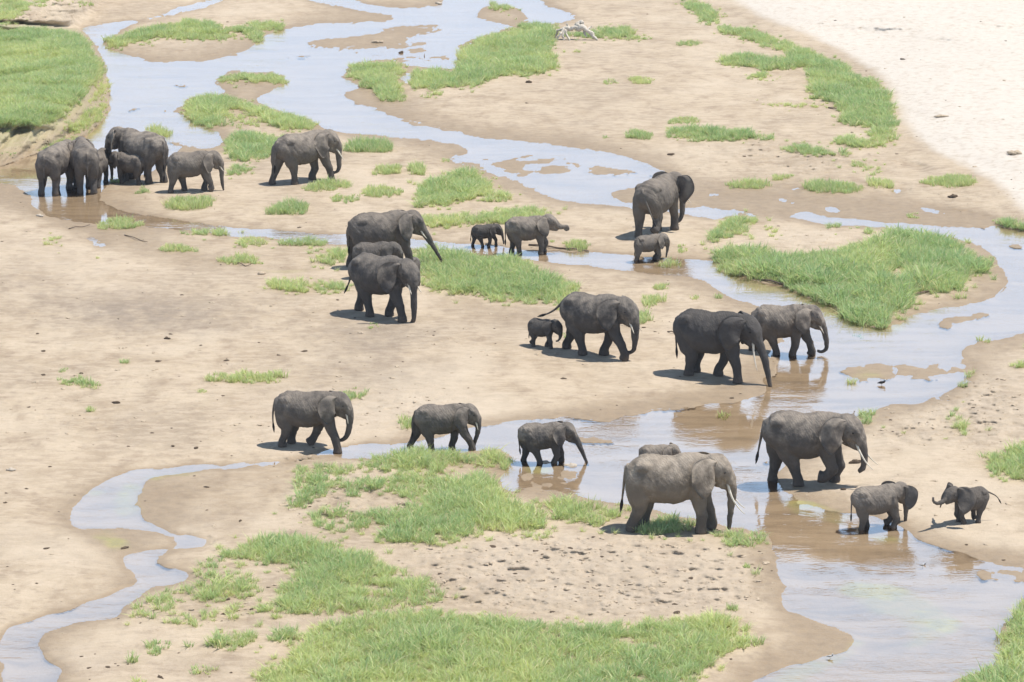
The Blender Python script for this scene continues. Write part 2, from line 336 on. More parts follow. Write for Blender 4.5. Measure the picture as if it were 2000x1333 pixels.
algae = np.clip(algae * (.55 + .9 * sstep(-.1, .45, strk)), 0, 1)
GZ = Z
GXW, GYW = ground_xy(PX, PY, GZ)
def samp(A, px, py):
    fx = np.clip((np.asarray(px, float) - GX0) / GSX, 0, len(gx) - 1.001); fy = np.clip((np.asarray(py, float) - GY0) / GSY, 0, len(gy) - 1.001)
    ix = fx.astype(int); iy = fy.astype(int); a = fx - ix; b = fy - iy
    return (A[iy, ix] * (1 - a) + A[iy, ix + 1] * a) * (1 - b) + (A[iy + 1, ix] * (1 - a) + A[iy + 1, ix + 1] * a) * b
def on_ground(px, py):
    """ground point seen at a picture point"""
    z = samp(GZ, px, py); x, y = ground_xy(px, py, z); return x, y, z
def ground_z(X, Y):
    px, py = to_px(X, Y, 0.0); z = samp(GZ, px, py)
    for _ in range(3):
        px, py = to_px(X, Y, z); z = .5 * z + .5 * samp(GZ, px, py)
    return z

# mesh: the surveyed strip plus a coarse apron out to the far plain
ex = np.concatenate([[-9000, -4000, -2200, -1200, -600, -300], gx, [2300, 2600, 3200, 4200, 6000, 11000]])
ey = np.concatenate([[-795, -750, -650, -500, -350, -220, -120], gy, [1520, 1700, 2100, 3000]])
EX, EY = np.meshgrid(ex, ey)
def ext(A, fill):
    return np.pad(A, ((7, 4), (6, 6)), mode='edge')
EZ = ext(GZ, .35)
VX, VY = ground_xy(EX, EY, EZ)
nr, nc = EX.shape
me = bpy.data.meshes.new('ground')
me.vertices.add(nr * nc)
me.vertices.foreach_set('co', np.stack([VX, VY, EZ], -1).astype(np.float32).ravel())
idx = np.arange(nr * nc).reshape(nr, nc)
quads = np.stack([idx[1:, :-1], idx[1:, 1:], idx[:-1, 1:], idx[:-1, :-1]], -1).reshape(-1, 4)
me.loops.add(quads.size); me.loops.foreach_set('vertex_index', quads.ravel().astype(np.int32))
me.polygons.add(len(quads)); me.polygons.foreach_set('loop_start', np.arange(0, quads.size, 4, dtype=np.int32))
me.polygons.foreach_set('use_smooth', np.ones(len(quads), bool))
me.update(calc_edges=True)
for nm, A, fl in (('damp', damp, 0), ('dark', dark, 0), ('pale', pale, 0), ('white', white, .6), ('clod', clod, .2), ('algae', algae, 0), ('face', bankface, 0), ('green', BANKG, 0)):
    at = me.attributes.new(nm, 'FLOAT', 'POINT'); at.data.foreach_set('value', ext(A, fl).astype(np.float32).ravel())

mt, t_, _n = new_mat('river_sand'); b = NB(t_)
geo = b.n('ShaderNodeNewGeometry'); pos = geo.outputs['Position']
n1 = b.noise(pos, .35, 5, .6); n2 = b.noise(pos, 2.2, 4, .6); n3 = b.noise(b.mapping(pos, (3, 6, 3)), 3.0, 4, .7); n4 = b.noise(b.mapping(pos, (1, .45, 1)), .9, 5, .65)
A_ = {k: b.attr(k).outputs['Fac'] for k in ('damp', 'dark', 'pale', 'white', 'clod', 'algae', 'face', 'green')}
c = b.mix(b.ramp(n1, .3, .7), rgba(.385, .302, .208), rgba(.480, .390, .280))
c = b.mix(b.math('MULTIPLY', b.ramp(n4, .47, .72), .75), c, rgba(.285, .215, .148))
c = b.mix(b.math('MULTIPLY', b.ramp(n2, .50, .72), .5), c, rgba(.27, .212, .155))
n7 = b.noise(b.mapping(pos, (1, .6, 1)), .11, 4, .6); c = b.mix(b.math('MULTIPLY', b.ramp(n7, .50, .66), .55), c, rgba(.315, .25, .18)); c = b.mix(b.math('MULTIPLY', b.ramp(n7, .48, .34), .5), c, rgba(.53, .445, .335))
n5 = b.noise(b.mapping(pos, (.8, 1.5, 1)), 1.3, 6, .7); c = b.mix(b.math('MULTIPLY', b.ramp(n5, .55, .40), .45), c, rgba(.54, .44, .325))
n6 = b.noise(b.mapping(pos, (.5, 1.6, 1)), 5.0, 4, .7); c = b.mix(b.math('MULTIPLY', b.ramp(n6, .55, .75), .45), c, rgba(.25, .195, .14))
c = b.mix(b.math('MULTIPLY', A_['pale'], .8), c, rgba(.56, .47, .365))
wn = b.math('ADD', A_['white'], b.math('MULTIPLY', b.math('SUBTRACT', n4, .5), .5))
c = b.mix(b.ramp(wn, .3, .75), c, b.mix(b.ramp(n2, .45, .75), rgba(.575, .52, .445), rgba(.47, .40, .32)))
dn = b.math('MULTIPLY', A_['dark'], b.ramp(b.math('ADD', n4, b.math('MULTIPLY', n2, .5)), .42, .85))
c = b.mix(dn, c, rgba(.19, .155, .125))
fn = b.math('MULTIPLY', A_['face'], b.ramp(b.noise(pos, 1.6, 4, .7), .35, .7))
c = b.mix(b.math('MULTIPLY', A_['face'], .6), c, rgba(.44, .35, .235)); c = b.mix(b.math('MULTIPLY', fn, .55), c, rgba(.33, .30, .14))
c = b.mix(b.math('MULTIPLY', A_['green'], .55), c, rgba(.24, .25, .12))
dm = b.ramp(b.math('ADD', A_['damp'], b.math('MULTIPLY', b.math('SUBTRACT', n4, .5), .6)), .15, 1.0)
c = b.mix(b.math('MULTIPLY', dm, .82), c, b.mix(b.ramp(n2, .3, .7), rgba(.300, .222, .140), rgba(.245, .183, .118)))
sk = b.noise(b.mapping(pos, (.16, .9, 1)), 1.0, 5, .65)
zz = b.n('ShaderNodeSeparateXYZ'); t_.links.new(pos, zz.inputs[0])
c = b.mix(b.math('MULTIPLY', b.ramp(zz.outputs[2], -.01, -.05), b.ramp(sk, .56, .40)), c, rgba(.36, .28, .19))
c = b.mix(b.math('MULTIPLY', b.ramp(zz.outputs[2], -.01, -.05), b.math('MULTIPLY', b.ramp(sk, .54, .70), .5)), c, rgba(.19, .15, .105))
an = b.ramp(b.math('ADD', A_['algae'], b.math('MULTIPLY', b.math('SUBTRACT', n2, .5), .5)), .15, .8)
c = b.mix(b.math('MULTIPLY', an, .8), c, b.mix(b.ramp(n2, .35, .65), rgba(.37, .335, .12), rgba(.30, .275, .13)))
spk = b.ramp(b.noise(pos, 9.0, 3, .7), .64, .74)
c = b.mix(b.math('MULTIPLY', spk, b.math('ADD', .06, b.math('MULTIPLY', A_['clod'], .55))), c, rgba(.16, .125, .095))
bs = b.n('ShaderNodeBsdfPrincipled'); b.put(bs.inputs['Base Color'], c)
b.put(bs.inputs['Roughness'], b.math('SUBTRACT', .92, b.math('MULTIPLY', dm, .25)))
bs.inputs['Specular IOR Level'].default_value = .25
hb = b.math('ADD', b.math('MULTIPLY', n3, b.math('ADD', .5, A_['clod'])), b.math('MULTIPLY', b.noise(pos, 7, 4, .7), .6))
bp = b.n('ShaderNodeBump', i_Strength=.7, i_Distance=.06, i_Height=hb); b.put(bs.inputs['Normal'], bp.outputs[0])
ou = b.n('ShaderNodeOutputMaterial'); t_.links.new(bs.outputs[0], ou.inputs[0])
me.materials.append(mt)
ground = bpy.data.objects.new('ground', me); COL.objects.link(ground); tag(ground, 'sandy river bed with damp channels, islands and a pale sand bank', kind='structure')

# ------------------------------------------------------------------ water
mw, t_, _n = new_mat('river_water'); b = NB(t_)
geo = b.n('ShaderNodeNewGeometry'); pos = geo.outputs['Position']
r1 = b.noise(b.mapping(pos, (1.2, 1.0, 1)), 2.6, 4, .6); r2 = b.noise(b.mapping(pos, (1.0, 1.4, 1)), 9.0, 2, .5)
patch = b.ramp(b.noise(b.mapping(pos, (.35, .7, 1)), .5, 5, .65), .44, .62)
hh = b.math('ADD', b.math('MULTIPLY', r1, 1.0), b.math('MULTIPLY', r2, .35))
hh = b.math('MULTIPLY', hh, b.math('ADD', .10, b.math('MULTIPLY', patch, .9)))
bp = b.n('ShaderNodeBump', i_Strength=.45, i_Distance=.035, i_Height=hh)
fr = b.n('ShaderNodeFresnel', i_IOR=1.8, i_Normal=bp.outputs[0])
gl = b.n('ShaderNodeBsdfGlossy', i_Roughness=.04, i_Normal=bp.outputs[0]); gl.inputs['Color'].default_value = rgba(1, 1, 1)
tr = b.n('ShaderNodeBsdfTransparent'); tr.inputs['Color'].default_value = rgba(.97, .97, .96)
mx = b.n('ShaderNodeMixShader'); b.put(mx.inputs[0], fr.outputs[0]); t_.links.new(tr.outputs[0], mx.inputs[1]); t_.links.new(gl.outputs[0], mx.inputs[2])
ou = b.n('ShaderNodeOutputMaterial'); t_.links.new(mx.outputs[0], ou.inputs[0])
wxs, wys = ground_xy(np.array([-2500., 4500, 5500, -3500]), np.array([2000., 2000, -300, -300]))
water = mesh_obj('water', [(wxs[i], wys[i], 0) for i in range(4)], [(0, 1, 2, 3)], mw, smooth=False)
tag(water, 'shallow pale blue river winding over sand in braided channels', kind='structure')
# ================================================================== elephants
def skin_mat(name, ear=False):
    m_, t_, _n = new_mat(name); b = NB(t_)
    tc = b.n('ShaderNodeTexCoord'); oc = tc.outputs['Object']
    oi = b.n('ShaderNodeObjectInfo')
    zn = b.attr('zn').outputs['Fac']
    n1 = b.noise(oc, 2.2, 5, .65); n2 = b.noise(oc, 9, 4, .7); n3 = b.noise(b.mapping(oc, (1, 1, .35)), 26, 3, .6)
    c = b.mix(b.ramp(n1, .3, .72), b.mix(1.0, oi.outputs['Color'], rgba(.86, .86, .87), 'MULTIPLY'), b.mix(1.0, oi.outputs['Color'], rgba(1.14, 1.12, 1.09), 'MULTIPLY'))
    c = b.mix(b.math('MULTIPLY', b.ramp(n2, .5, .75), .16), c, b.mix(1.0, c, rgba(.62, .62, .64), 'MULTIPLY'))
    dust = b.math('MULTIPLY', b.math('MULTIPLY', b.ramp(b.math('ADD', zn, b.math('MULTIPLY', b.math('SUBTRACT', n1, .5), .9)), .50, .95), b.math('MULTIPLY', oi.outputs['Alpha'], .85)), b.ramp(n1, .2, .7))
    c = b.mix(dust, c, rgba(.46, .39, .31))  # back dust, with sunlit brightness painted in towards the top of the body
    # legs still wet and muddy from the river
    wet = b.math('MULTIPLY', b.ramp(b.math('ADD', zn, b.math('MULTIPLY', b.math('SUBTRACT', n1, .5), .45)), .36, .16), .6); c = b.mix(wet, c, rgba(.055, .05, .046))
    # dried mud round the feet
    mud = b.math('MULTIPLY', b.ramp(b.math('ADD', zn, b.math('MULTIPLY', b.math('SUBTRACT', n2, .5), .3)), .13, .02), .45)
    c = b.mix(mud, c, rgba(.13, .10, .075))
    bs = b.n('ShaderNodeBsdfPrincipled'); b.put(bs.inputs['Base Color'], c)
    bs.inputs['Roughness'].default_value = .82; bs.inputs['Specular IOR Level'].default_value = .22
    # skin folds: slanting creases and a fine net of cracks
    wv = b.n('ShaderNodeTexWave', wave_type='BANDS', bands_direction='DIAGONAL'); t_.links.new(b.mapping(oc, (1.1, .7, .55)), wv.inputs['Vector'])
    wv.inputs['Scale'].default_value = 5.0; wv.inputs['Distortion'].default_value = 7.0; wv.inputs['Detail'].default_value = 3.0; wv.inputs['Detail Scale'].default_value = 1.6
    vo = b.n('ShaderNodeTexVoronoi', feature='DISTANCE_TO_EDGE'); t_.links.new(b.mapping(oc, (1, 1, .7)), vo.inputs['Vector']); vo.inputs['Scale'].default_value = 15.0
    h = b.math('ADD', b.math('MULTIPLY', b.math('MULTIPLY', wv.outputs['Fac'], b.ramp(n1, .35, .65)), .12 if ear else .28), b.math('MULTIPLY', b.ramp(vo.outputs['Distance'], 0, .25), .10))
    h = b.math('ADD', h, b.math('ADD', b.math('MULTIPLY', n3, .22), b.math('MULTIPLY', n1, 1.2)))
    bp = b.n('ShaderNodeBump', i_Strength=.75, i_Distance=.035, i_Height=h); b.put(bs.inputs['Normal'], bp.outputs[0])
    ou = b.n('ShaderNodeOutputMaterial'); t_.links.new(bs.outputs[0], ou.inputs[0]); return m_
def plain(name, col, rough=.6, spec=.4):
    m_, t_, _n = new_mat(name); b = NB(t_)
    tc = b.n('ShaderNodeTexCoord'); n1 = b.noise(tc.outputs['Object'], 14, 4, .6)
    c = b.mix(b.ramp(n1, .3, .75), rgba(*col), rgba(*[q * .72 for q in col]))
    bs = b.n('ShaderNodeBsdfPrincipled'); b.put(bs.inputs['Base Color'], c); bs.inputs['Roughness'].default_value = rough
    bs.inputs['Specular IOR Level'].default_value = spec
    ou = b.n('ShaderNodeOutputMaterial'); t_.links.new(bs.outputs[0], ou.inputs[0]); return m_
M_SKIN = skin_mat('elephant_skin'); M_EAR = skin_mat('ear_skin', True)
M_IVORY = plain('ivory', (.78, .70, .56), .35, .5); M_EYE = plain('eye_dark', (.012, .010, .009), .15, .6); M_HAIR = plain('tail_hair', (.022, .02, .02), .8, .2)

class MB:
    def __init__(s): s.v = []; s.f = []
    def rings(s, rings, cap0=True, cap1=True):
        n = len(rings[0]); o = len(s.v)
        for r in rings: s.v += [tuple(q) for q in r]
        for i in range(len(rings) - 1):
            for k in range(n):
                a = o + i * n + k; b_ = o + i * n + (k + 1) % n
                s.f.append((a, b_, b_ + n, a + n))
        if cap0: s.f.append(tuple(o + k for k in range(n))[::-1])
        if cap1: s.f.append(tuple(o + (len(rings) - 1) * n + k for k in range(n)))
def tube_rings(pts, rad, n=12, side=(0, 1, 0)):
    """rings round a path; rad items are r or (r_in_plane, r_side)"""
    R = []; L = len(pts); sd = Vector(side)
    for i, p in enumerate(pts):
        a = Vector(pts[max(i - 1, 0)]); c = Vector(pts[min(i + 1, L - 1)])
        t = (c - a).normalized(); s_ = (sd - t * sd.dot(t)).normalized(); u = s_.cross(t)
        r = rad[i]; ri, rs = r if isinstance(r, tuple) else (r, r)
        R.append([Vector(p) + u * (ri * math.cos(q)) + s_ * (rs * math.sin(q)) for q in (2 * math.pi * k / n for k in range(n))])
    return R
def catmull(pts, k):
    """smooth a list of equal-length tuples"""
    A = np.array(pts, float); out = []; n = len(A)
    for i in range(n - 1):
        p0, p1, p2, p3 = A[max(i - 1, 0)], A[i], A[i + 1], A[min(i + 2, n - 1)]
        for j in range(k):
            t = j / k
            out.append(.5 * (2 * p1 + (p2 - p0) * t + (2 * p0 - 5 * p1 + 4 * p2 - p3) * t * t + (3 * p1 - p0 - 3 * p2 + p3) * t ** 3))
    out.append(A[-1]); return np.array(out)

TORSO = [(-.590, .695, .07, .07), (-.572, .70, .115, .12), (-.515, .690, .180, .185), (-.41, .680, .248, .235), (-.25, .658, .300, .268), (-.08, .640, .295, .290), (.08, .650, .297, .280),
         (.22, .690, .290, .238), (.33, .735, .250, .185), (.42, .775, .205, .150), (.50, .795, .17, .13)]
HEAD = [(.36, .795, .13, .11), (.44, .795, .178, .140), (.52, .797, .196, .160), (.59, .795, .197, .165), (.65, .783, .180, .155), (.70, .760, .152, .132), (.74, .73, .115, .108), (.765, .71, .07, .07)]
EAR = [(.00, .115), (.03, .135), (.10, .155), (.20, .155), (.285, .110), (.315, .03), (.30, -.08), (.245, -.175), (.165, -.26), (.09, -.315), (.045, -.285), (.015, -.20), (0, -.13)]

def build_elephant(name, label, px, py, H, hd, legs, trunk, tlen, head=(0, 0), ears=(24, 24), tusk=0.0, tail=(6, 2, 0), col=(.150, .135, .122), dust=.5, age=1.0, ear_s=1.0, tusk_dir=(.40, .08), fat=1.0, dz=0.0):
    ax, ay, az = [float(q) for q in on_ground(px, py)]
    h = math.radians(hd); ch, sh = math.cos(h), math.sin(h)
    young = 1.0 - age                      # 0 adult .. about .5 baby
    lx = 1.0 - .16 * young; hs = 1.0 + .22 * young
    def gz(x, y):                          # ground height under a local point, in shoulder heights
        return (float(ground_z(ax + (x * ch - y * sh) * H, ay + (x * sh + y * ch) * H)) - az) / H
    mb = MB()
    # trunk of the body
    sec = catmull([(x * lx, z, hh, hw * fat) for x, z, hh, hw in TORSO], 2)
    rings = []
    for x, z, hh, hw in sec:
        ring = []
        for k in range(22):
            q = 2 * math.pi * k / 22; cs, sn = math.cos(q), math.sin(q)
            wq = hw * (1 - .16 * max(sn, 0) ** 2 * 1.0 + .04 * max(-sn, 0))
            ring.append((x, wq * math.copysign(abs(cs) ** .92, cs), z + hh * sn + .012 * max(sn, 0) ** 6 * (1 if -.5 < x < .3 else 0)))
        rings.append(ring)
    mb.rings(rings)
    # spine ridge and hip bones
    sp_ = [(-.555, 0, .77), (-.48, 0, .872), (-.36, 0, .938), (-.20, 0, .945), (.0, 0, .925), (.17, 0, .955), (.32, 0, .955), (.40, 0, .93)]
    mb.rings(tube_rings([(x * lx, y, z) for x, y, z in sp_], [.02, .032, .036, .034, .036, .042, .05, .04], 8))
    for s in (-1, 1):
        mb.rings(tube_rings([(-.50 * lx, s * .06, .78), (-.40 * lx, s * .135, .82), (-.30 * lx, s * .17, .83), (-.24 * lx, s * .15, .80)], [.05, .085, .075, .04], 8))
        mb.rings(tube_rings([(.34 * lx, s * .08, .90), (.30 * lx, s * .15, .76), (.31 * lx, s * .165, .60), (.30 * lx, s * .15, .48)], [.05, .085, .09, .06], 8))
    # legs
    for key, (dx, lift, tilt) in legs.items():
        front = key[0] == 'F'; s = 1 if key[1] == 'L' else -1
        x0 = (.30 if front else -.40) * lx; y0 = (.125 if front else .130) * s
        dx *= 1.15; fx = x0 + dx; g = gz(fx, y0 * .95); ta = math.radians(tilt)
        sole = Vector((fx, y0 * .95, g + lift + .04 * math.sin(ta) * (1 if lift == 0 else 0)))
        av = Vector((-math.sin(ta), 0, math.cos(ta)))       # sole -> ankle; the sole turns to face backwards
        av.x = math.sin(ta) * (1.0)
        ank = sole + av * .085
        pz = .50 if front else .56
        piv = Vector((x0 + dx * .30, y0, pz))
        l1, l2 = (.275, .155) if front else (.255, .235)
        d = ank - piv; D = math.hypot(d.x, d.z)
        if D > (l1 + l2) * .995:
            k = D / ((l1 + l2) * .995); l1 *= k; l2 *= k
        ca = max(-1, min(1, (l1 * l1 + D * D - l2 * l2) / (2 * l1 * D))); base = math.atan2(d.x, -d.z)
        a1 = base + math.acos(ca)                            # joint bends forward
        kn = piv + Vector((math.sin(a1) * l1, 0, -math.cos(a1) * l1)); kn.y = (piv.y + ank.y) / 2
        if front:
            pts = [(x0 + .00, y0 * .9, .70), tuple(piv + Vector((0, 0, .07))), tuple(piv.lerp(kn, .45)), tuple(piv.lerp(kn, .86)), tuple(kn), tuple(kn.lerp(ank, .5)), tuple(ank), tuple(sole + av * .035), tuple(sole)]
            rad = [(.10, .07), (.125, .095), (.098, .085), (.076, .074), (.077, .074), (.068, .068), (.070, .070), (.082, .080), (.084, .080)]
        else:
            pts = [(x0 + .02, y0 * .8, .76), tuple(piv + Vector((.02, 0, .08))), tuple(piv.lerp(kn, .50)), tuple(piv.lerp(kn, .9)), tuple(kn.lerp(ank, .25)), tuple(kn.lerp(ank, .62)), tuple(ank), tuple(sole + av * .035), tuple(sole)]
            rad = [(.15, .08), (.175, .112), (.145, .102), (.105, .088), (.086, .078), (.069, .066), (.070, .068), (.080, .076), (.082, .076)]
        q = catmull([tuple(p) + (r[0], r[1]) for p, r in zip(pts, rad)], 3)
        mb.rings(tube_rings([tuple(r[:3]) for r in q], [(r[3], r[4]) for r in q], 12))
    # head
    yaw, pit = math.radians(head[0]), math.radians(head[1])
    pv = Vector((.40 * lx, 0, .80))
    Rm = Matrix.Rotation(yaw, 3, 'Z') @ Matrix.Rotation(-pit, 3, 'Y'); Ry = Matrix.Rotation(yaw, 3, 'Z')
    def hp(x, y, z): return pv + Rm @ (Vector((x - .40, y, z - .80)) * hs)
    rings = []
    for x, z, hh, hw in catmull(HEAD, 2):
        ring = []
        for k in range(18):
            q = 2 * math.pi * k / 18; cs, sn = math.cos(q), math.sin(q)
            ring.append(hp(x, hw * cs * (1 - .22 * max(-sn, 0) ** 2 - .10 * max(sn, 0) ** 3), z + hh * sn))
        rings.append(ring)
    mb.rings(rings)
    mb.rings(tube_rings([hp(.52, 0, .68), hp(.60, 0, .635), hp(.665, 0, .585), hp(.715, 0, .552), hp(.735, 0, .545)], [.10 * hs, .092 * hs, .068 * hs, .042 * hs, .02 * hs], 10))
    for s in (-1, 1):                                        # brow and cheek
        mb.rings(tube_rings([hp(.58, s * .10, .90), hp(.645, s * .118, .845), hp(.70, s * .095, .775), hp(.72, s * .07, .68), hp(.725, s * .068, .61)], [.03 * hs, .046 * hs, .05 * hs, .046 * hs, .036 * hs], 8))
    # trunk
    tp = [hp(.60, 0, .80), hp(.672, 0, .735), hp(.722, 0, .66)]; tr_ = [.12 * hs, .112 * hs, .094 * hs]
    N = 15; cur = tp[-1].copy(); rb = .088 * hs * (1 - .12 * young); rt = .027
    an = np.interp(np.linspace(0, 1, N), np.linspace(0, 1, len(trunk)), trunk)
    for i in range(N):
        a = math.radians(an[i]); cur = cur + (Ry @ Vector((math.sin(a), 0, -math.cos(a)))) * (tlen / N)
        t = (i + 1) / N
        tp.append(cur.copy()); tr_.append(rb + (rt - rb) * t ** .72)
    sd = Ry @ Vector((0, 1, 0))
    mb.rings(tube_rings(tp, tr_, 12, sd))
    # one continuous skin
    t_o = mesh_obj('tmp', mb.v, mb.f, None)
    md = t_o.modifiers.new('r', 'REMESH'); md.mode = 'VOXEL'; md.voxel_size = .0165
    ms = t_o.modifiers.new('s', 'SMOOTH'); ms.factor = .5; ms.iterations = 3
    dg = bpy.context.evaluated_depsgraph_get(); dg.update()
    me = bpy.data.meshes.new_from_object(t_o.evaluated_get(dg)); old = t_o.data
    bpy.data.objects.remove(t_o); bpy.data.meshes.remove(old)
    co = np.empty(len(me.vertices) * 3, np.float32); me.vertices.foreach_get('co', co); co = co.reshape(-1, 3)
    x_, y_, z_ = co.T.astype(float)
    # folds: loose skin on the flank, rump and legs, rings round the trunk
    sd_ = int(px) % 97
    nf = fbm(x_ * 7 + z_ * 3 + sd_, z_ * 4 - y_ * 2, 5 + sd_, 3); nf2 = fbm((x_ + z_ * .6) * 26 + 2 * nf, (z_ - x_ * .4) * 7 + sd_, 9, 2)
    disp = .013 * nf + .0105 * nf2 * (z_ > .2)
    nrm = np.empty(len(me.vertices) * 3, np.float32); me.vertices.foreach_get('normal', nrm); nrm = nrm.reshape(-1, 3)
    co = co + nrm * disp[:, None]
    me.vertices.foreach_set('co', (co * H).astype(np.float32).ravel())
    at = me.attributes.new('zn', 'FLOAT', 'POINT'); at.data.foreach_set('value', z_.astype(np.float32))
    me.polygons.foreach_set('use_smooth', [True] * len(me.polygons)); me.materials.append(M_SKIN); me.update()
    root = empty('elephant', (ax, ay, az + dz), h); tag(root, label, 'elephant', 'elephants crossing the river bed')
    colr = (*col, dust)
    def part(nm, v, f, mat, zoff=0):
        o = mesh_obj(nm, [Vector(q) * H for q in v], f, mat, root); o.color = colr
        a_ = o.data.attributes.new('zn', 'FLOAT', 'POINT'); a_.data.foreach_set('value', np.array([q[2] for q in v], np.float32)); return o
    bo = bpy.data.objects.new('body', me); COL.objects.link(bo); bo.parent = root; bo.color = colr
    # ears
    for s, spread in ((-1, ears[0]), (1, ears[1])):
        spread += 13 if spread < 50 else 0; sp = math.radians(spread)
        U = Vector((-math.cos(sp), s * math.sin(sp), 0)); V = Vector((.10, -s * .26, 1)).normalized(); W = U.cross(V) * s * -1
        if W.y * s < 0 and spread < 80: W = -W
        base = Vector((.535, s * .148, .805)); e = 1.06 * ear_s * hs * (1 - .12 * young)
        outer = catmull([(u, v) for u, v in EAR], 3); no = len(outer); ni = 9; v = []; f = []
        ph = rng.random() * 6
        for side in (0, 1):
            for j in range(no):
                hv = .115 - .245 * j / (no - 1)
                for i in range(ni):
                    t = i / (ni - 1); u = outer[j][0] * t; vv = hv * (1 - t) + outer[j][1] * t
                    jj = j / (no - 1)
                    bul = .045 * math.sin(math.pi * min(t * .85, 1)) - .05 * t * t * (1 if spread < 50 else -.4) + .014 * math.sin(7 * jj * math.pi + ph) * t * t + .012 * math.sin(3 * t * math.pi + 4 * jj + ph)
                    if jj < .35: bul -= .05 * (.35 - jj) * t * 3          # top edge rolls over
                    th = (.007 if side == 0 else -.007) * (1 - .35 * t)
                    q = base / 1.0 + (U * u + V * vv + W * (bul + th)) * e / hs
                    v.append(hp(*q))
        m_ = no * ni
        for side in (0, 1):
            for j in range(no - 1):
                for i in range(ni - 1):
                    a = side * m_ + j * ni + i; qd = (a, a + 1, a + ni + 1, a + ni)
                    f.append(qd if (side == 0) == (s < 0) else qd[::-1])
        for j in range(no - 1):
            for i in (0, ni - 1):
                a = j * ni + i; f.append((a, a + ni, a + ni + m_, a + m_))
        for j in (0, no - 1):
            for i in range(ni - 1):
                a = j * ni + i; f.append((a, a + 1, a + 1 + m_, a + m_))
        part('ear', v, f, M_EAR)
    # tusks
    if tusk > 0:
        for s in (-1, 1):
            p0 = Vector((.700, s * .072, .625)); pts = []; rr = []
            a0, curl = tusk_dir
            q = p0.copy()
            for i in range(9):
                t = i / 8; pts.append(hp(*q)); rr.append(.0205 * (1 - .82 * t) * hs)
                a = a0 + curl * 6 * t
                q = q + Vector((math.sin(a), s * .16, -math.cos(a))) * ((tusk + .04) / 8)
            mbb = MB(); mbb.rings(tube_rings(pts, rr, 8, sd)); part('tusk', mbb.v, mbb.f, M_IVORY)
    # eyes
    for s in (-1, 1):
        c_ = (.658, s * .150, .782); mbb = MB(); rg = []
        for i in range(1, 6):
            a = math.pi * i / 6; rg.append([hp(c_[0] + .015 * math.sin(a) * math.cos(k * math.pi / 4), c_[1] + .013 * math.cos(a), c_[2] + .011 * math.sin(a) * math.sin(k * math.pi / 4)) for k in range(8)])
        mbb.rings(rg); part('eye', mbb.v, mbb.f, M_EYE)
    # tail with its tuft
    cur = Vector((-.568 * lx, 0, .80)); pts = [Vector((-.53 * lx, 0, .83)), cur.copy()]; rr = [.03, .026]
    side_t = tail[3] if len(tail) > 3 else 0.0
    an = np.interp(np.linspace(0, 1, 12), [0, .5, 1], tail[:3])
    for i in range(12):
        a = math.radians(an[i]); cur = cur + Vector((-math.sin(a), side_t, -math.cos(a))) * (.46 / 12); pts.append(cur.copy()); rr.append(.023 - .013 * (i / 11))
    mbb = MB(); mbb.rings(tube_rings(pts, rr, 8)); tl = part('tail', mbb.v, mbb.f, M_SKIN)
    d = (pts[-1] - pts[-2]).normalized(); mbb = MB()
    mbb.rings(tube_rings([pts[-3], pts[-1] + d * .02, pts[-1] + d * .07, pts[-1] + d * .13], [.008, (.022, .014), (.018, .012), .003], 8))
    tf = part('tail_tuft', mbb.v, mbb.f, M_HAIR); tf.parent = tl
    return root

def L(fr, fl, hr, hl):
    g = lambda q: q if isinstance(q, tuple) else (q, 0, 0)
    return {'FR': g(fr), 'FL': g(fl), 'HR': g(hr), 'HL': g(hl)}
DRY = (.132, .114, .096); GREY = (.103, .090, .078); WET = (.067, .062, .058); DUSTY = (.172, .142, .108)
E = build_elephant
hang = [10, 3, 0, 0, 2]
E('e', "leftmost elephant, adult seen from behind standing in the shallow pool by the grassy bank", 111, 377, 2.6, 73, L(.04, -.06, .05, -.05), hang, .6, ears=(2, 2), tail=(4, 0, 0), col=GREY, dust=.5)
E('e', "adult elephant seen from behind in the pool, second from the left", 166, 374, 2.68, 103, L(0, .05, -.04, .06), hang, .6, ears=(0, 0), tail=(3, 0, 0), col=GREY, dust=.4)
E('e', "half hidden young elephant at the pool's edge, right of a larger one seen from behind", 192, 363, 1.85, 82, L(.1, -.1, -.06, .06), hang, .55, tail=(3, 0, 0), col=GREY, dust=.3, age=.75)
E('e', "small elephant facing left in front of a big adult, its trunk hanging to the water", 254, 359, 1.66, 150, L(.05, -.05, .12, -.06), [-4, 0, 0, 0, 0], .66, head=(0, -5), tail=(5, 2, 0), col=GREY, dust=.4, age=.7)
E('e', "big adult elephant facing left with its ear spread, standing behind the small one", 276, 355, 2.78, 144, L(.05, .0, -.05, .09), [22, 18, 10, 5], .6, head=(10, 4), ears=(30, 42), tail=(4, 0, 0), col=GREY, dust=.65)
E('e', "half grown elephant stepping right over grass with one foreleg bent, small white tusk showing", 374, 374, 2.12, 8, L((.10, .06, 70), .02, -.10, .20), [8, 4, 0, 2, 8, 14], .66, ears=(34, 26), tusk=.12, tail=(20, 12, 5), col=DRY, dust=.35, age=.9)
E('e', "adult elephant walking away to the right, trunk tip curled inward and tusk pointing down", 592, 356, 2.70, 32, L(.22, -.03, .13, -.18), [12, 6, 2, 0, -25, -120], .62, head=(-22, 0), ears=(20, 24), tusk=.22, tusk_dir=(.5, .02), tail=(8, 6, 4), col=DRY, dust=.5)
E('e', "large elephant beside the narrow stream, reaching its trunk forward to the grass", 745, 521, 2.62, 12, L(.16, -.06, 0, -.12), [32, 32, 30, 29, 28], .74, ears=(22, 24), tusk=.13, tail=(3, 0, 0), col=GREY, dust=.35)
E('e', "young elephant almost hidden between two large ones, only back and head top showing", 730, 543, 1.68, -4, L(.1, -.1, -.08, .1), hang, .5, tail=(3, 0, 0), col=WET, dust=.25, age=.75)
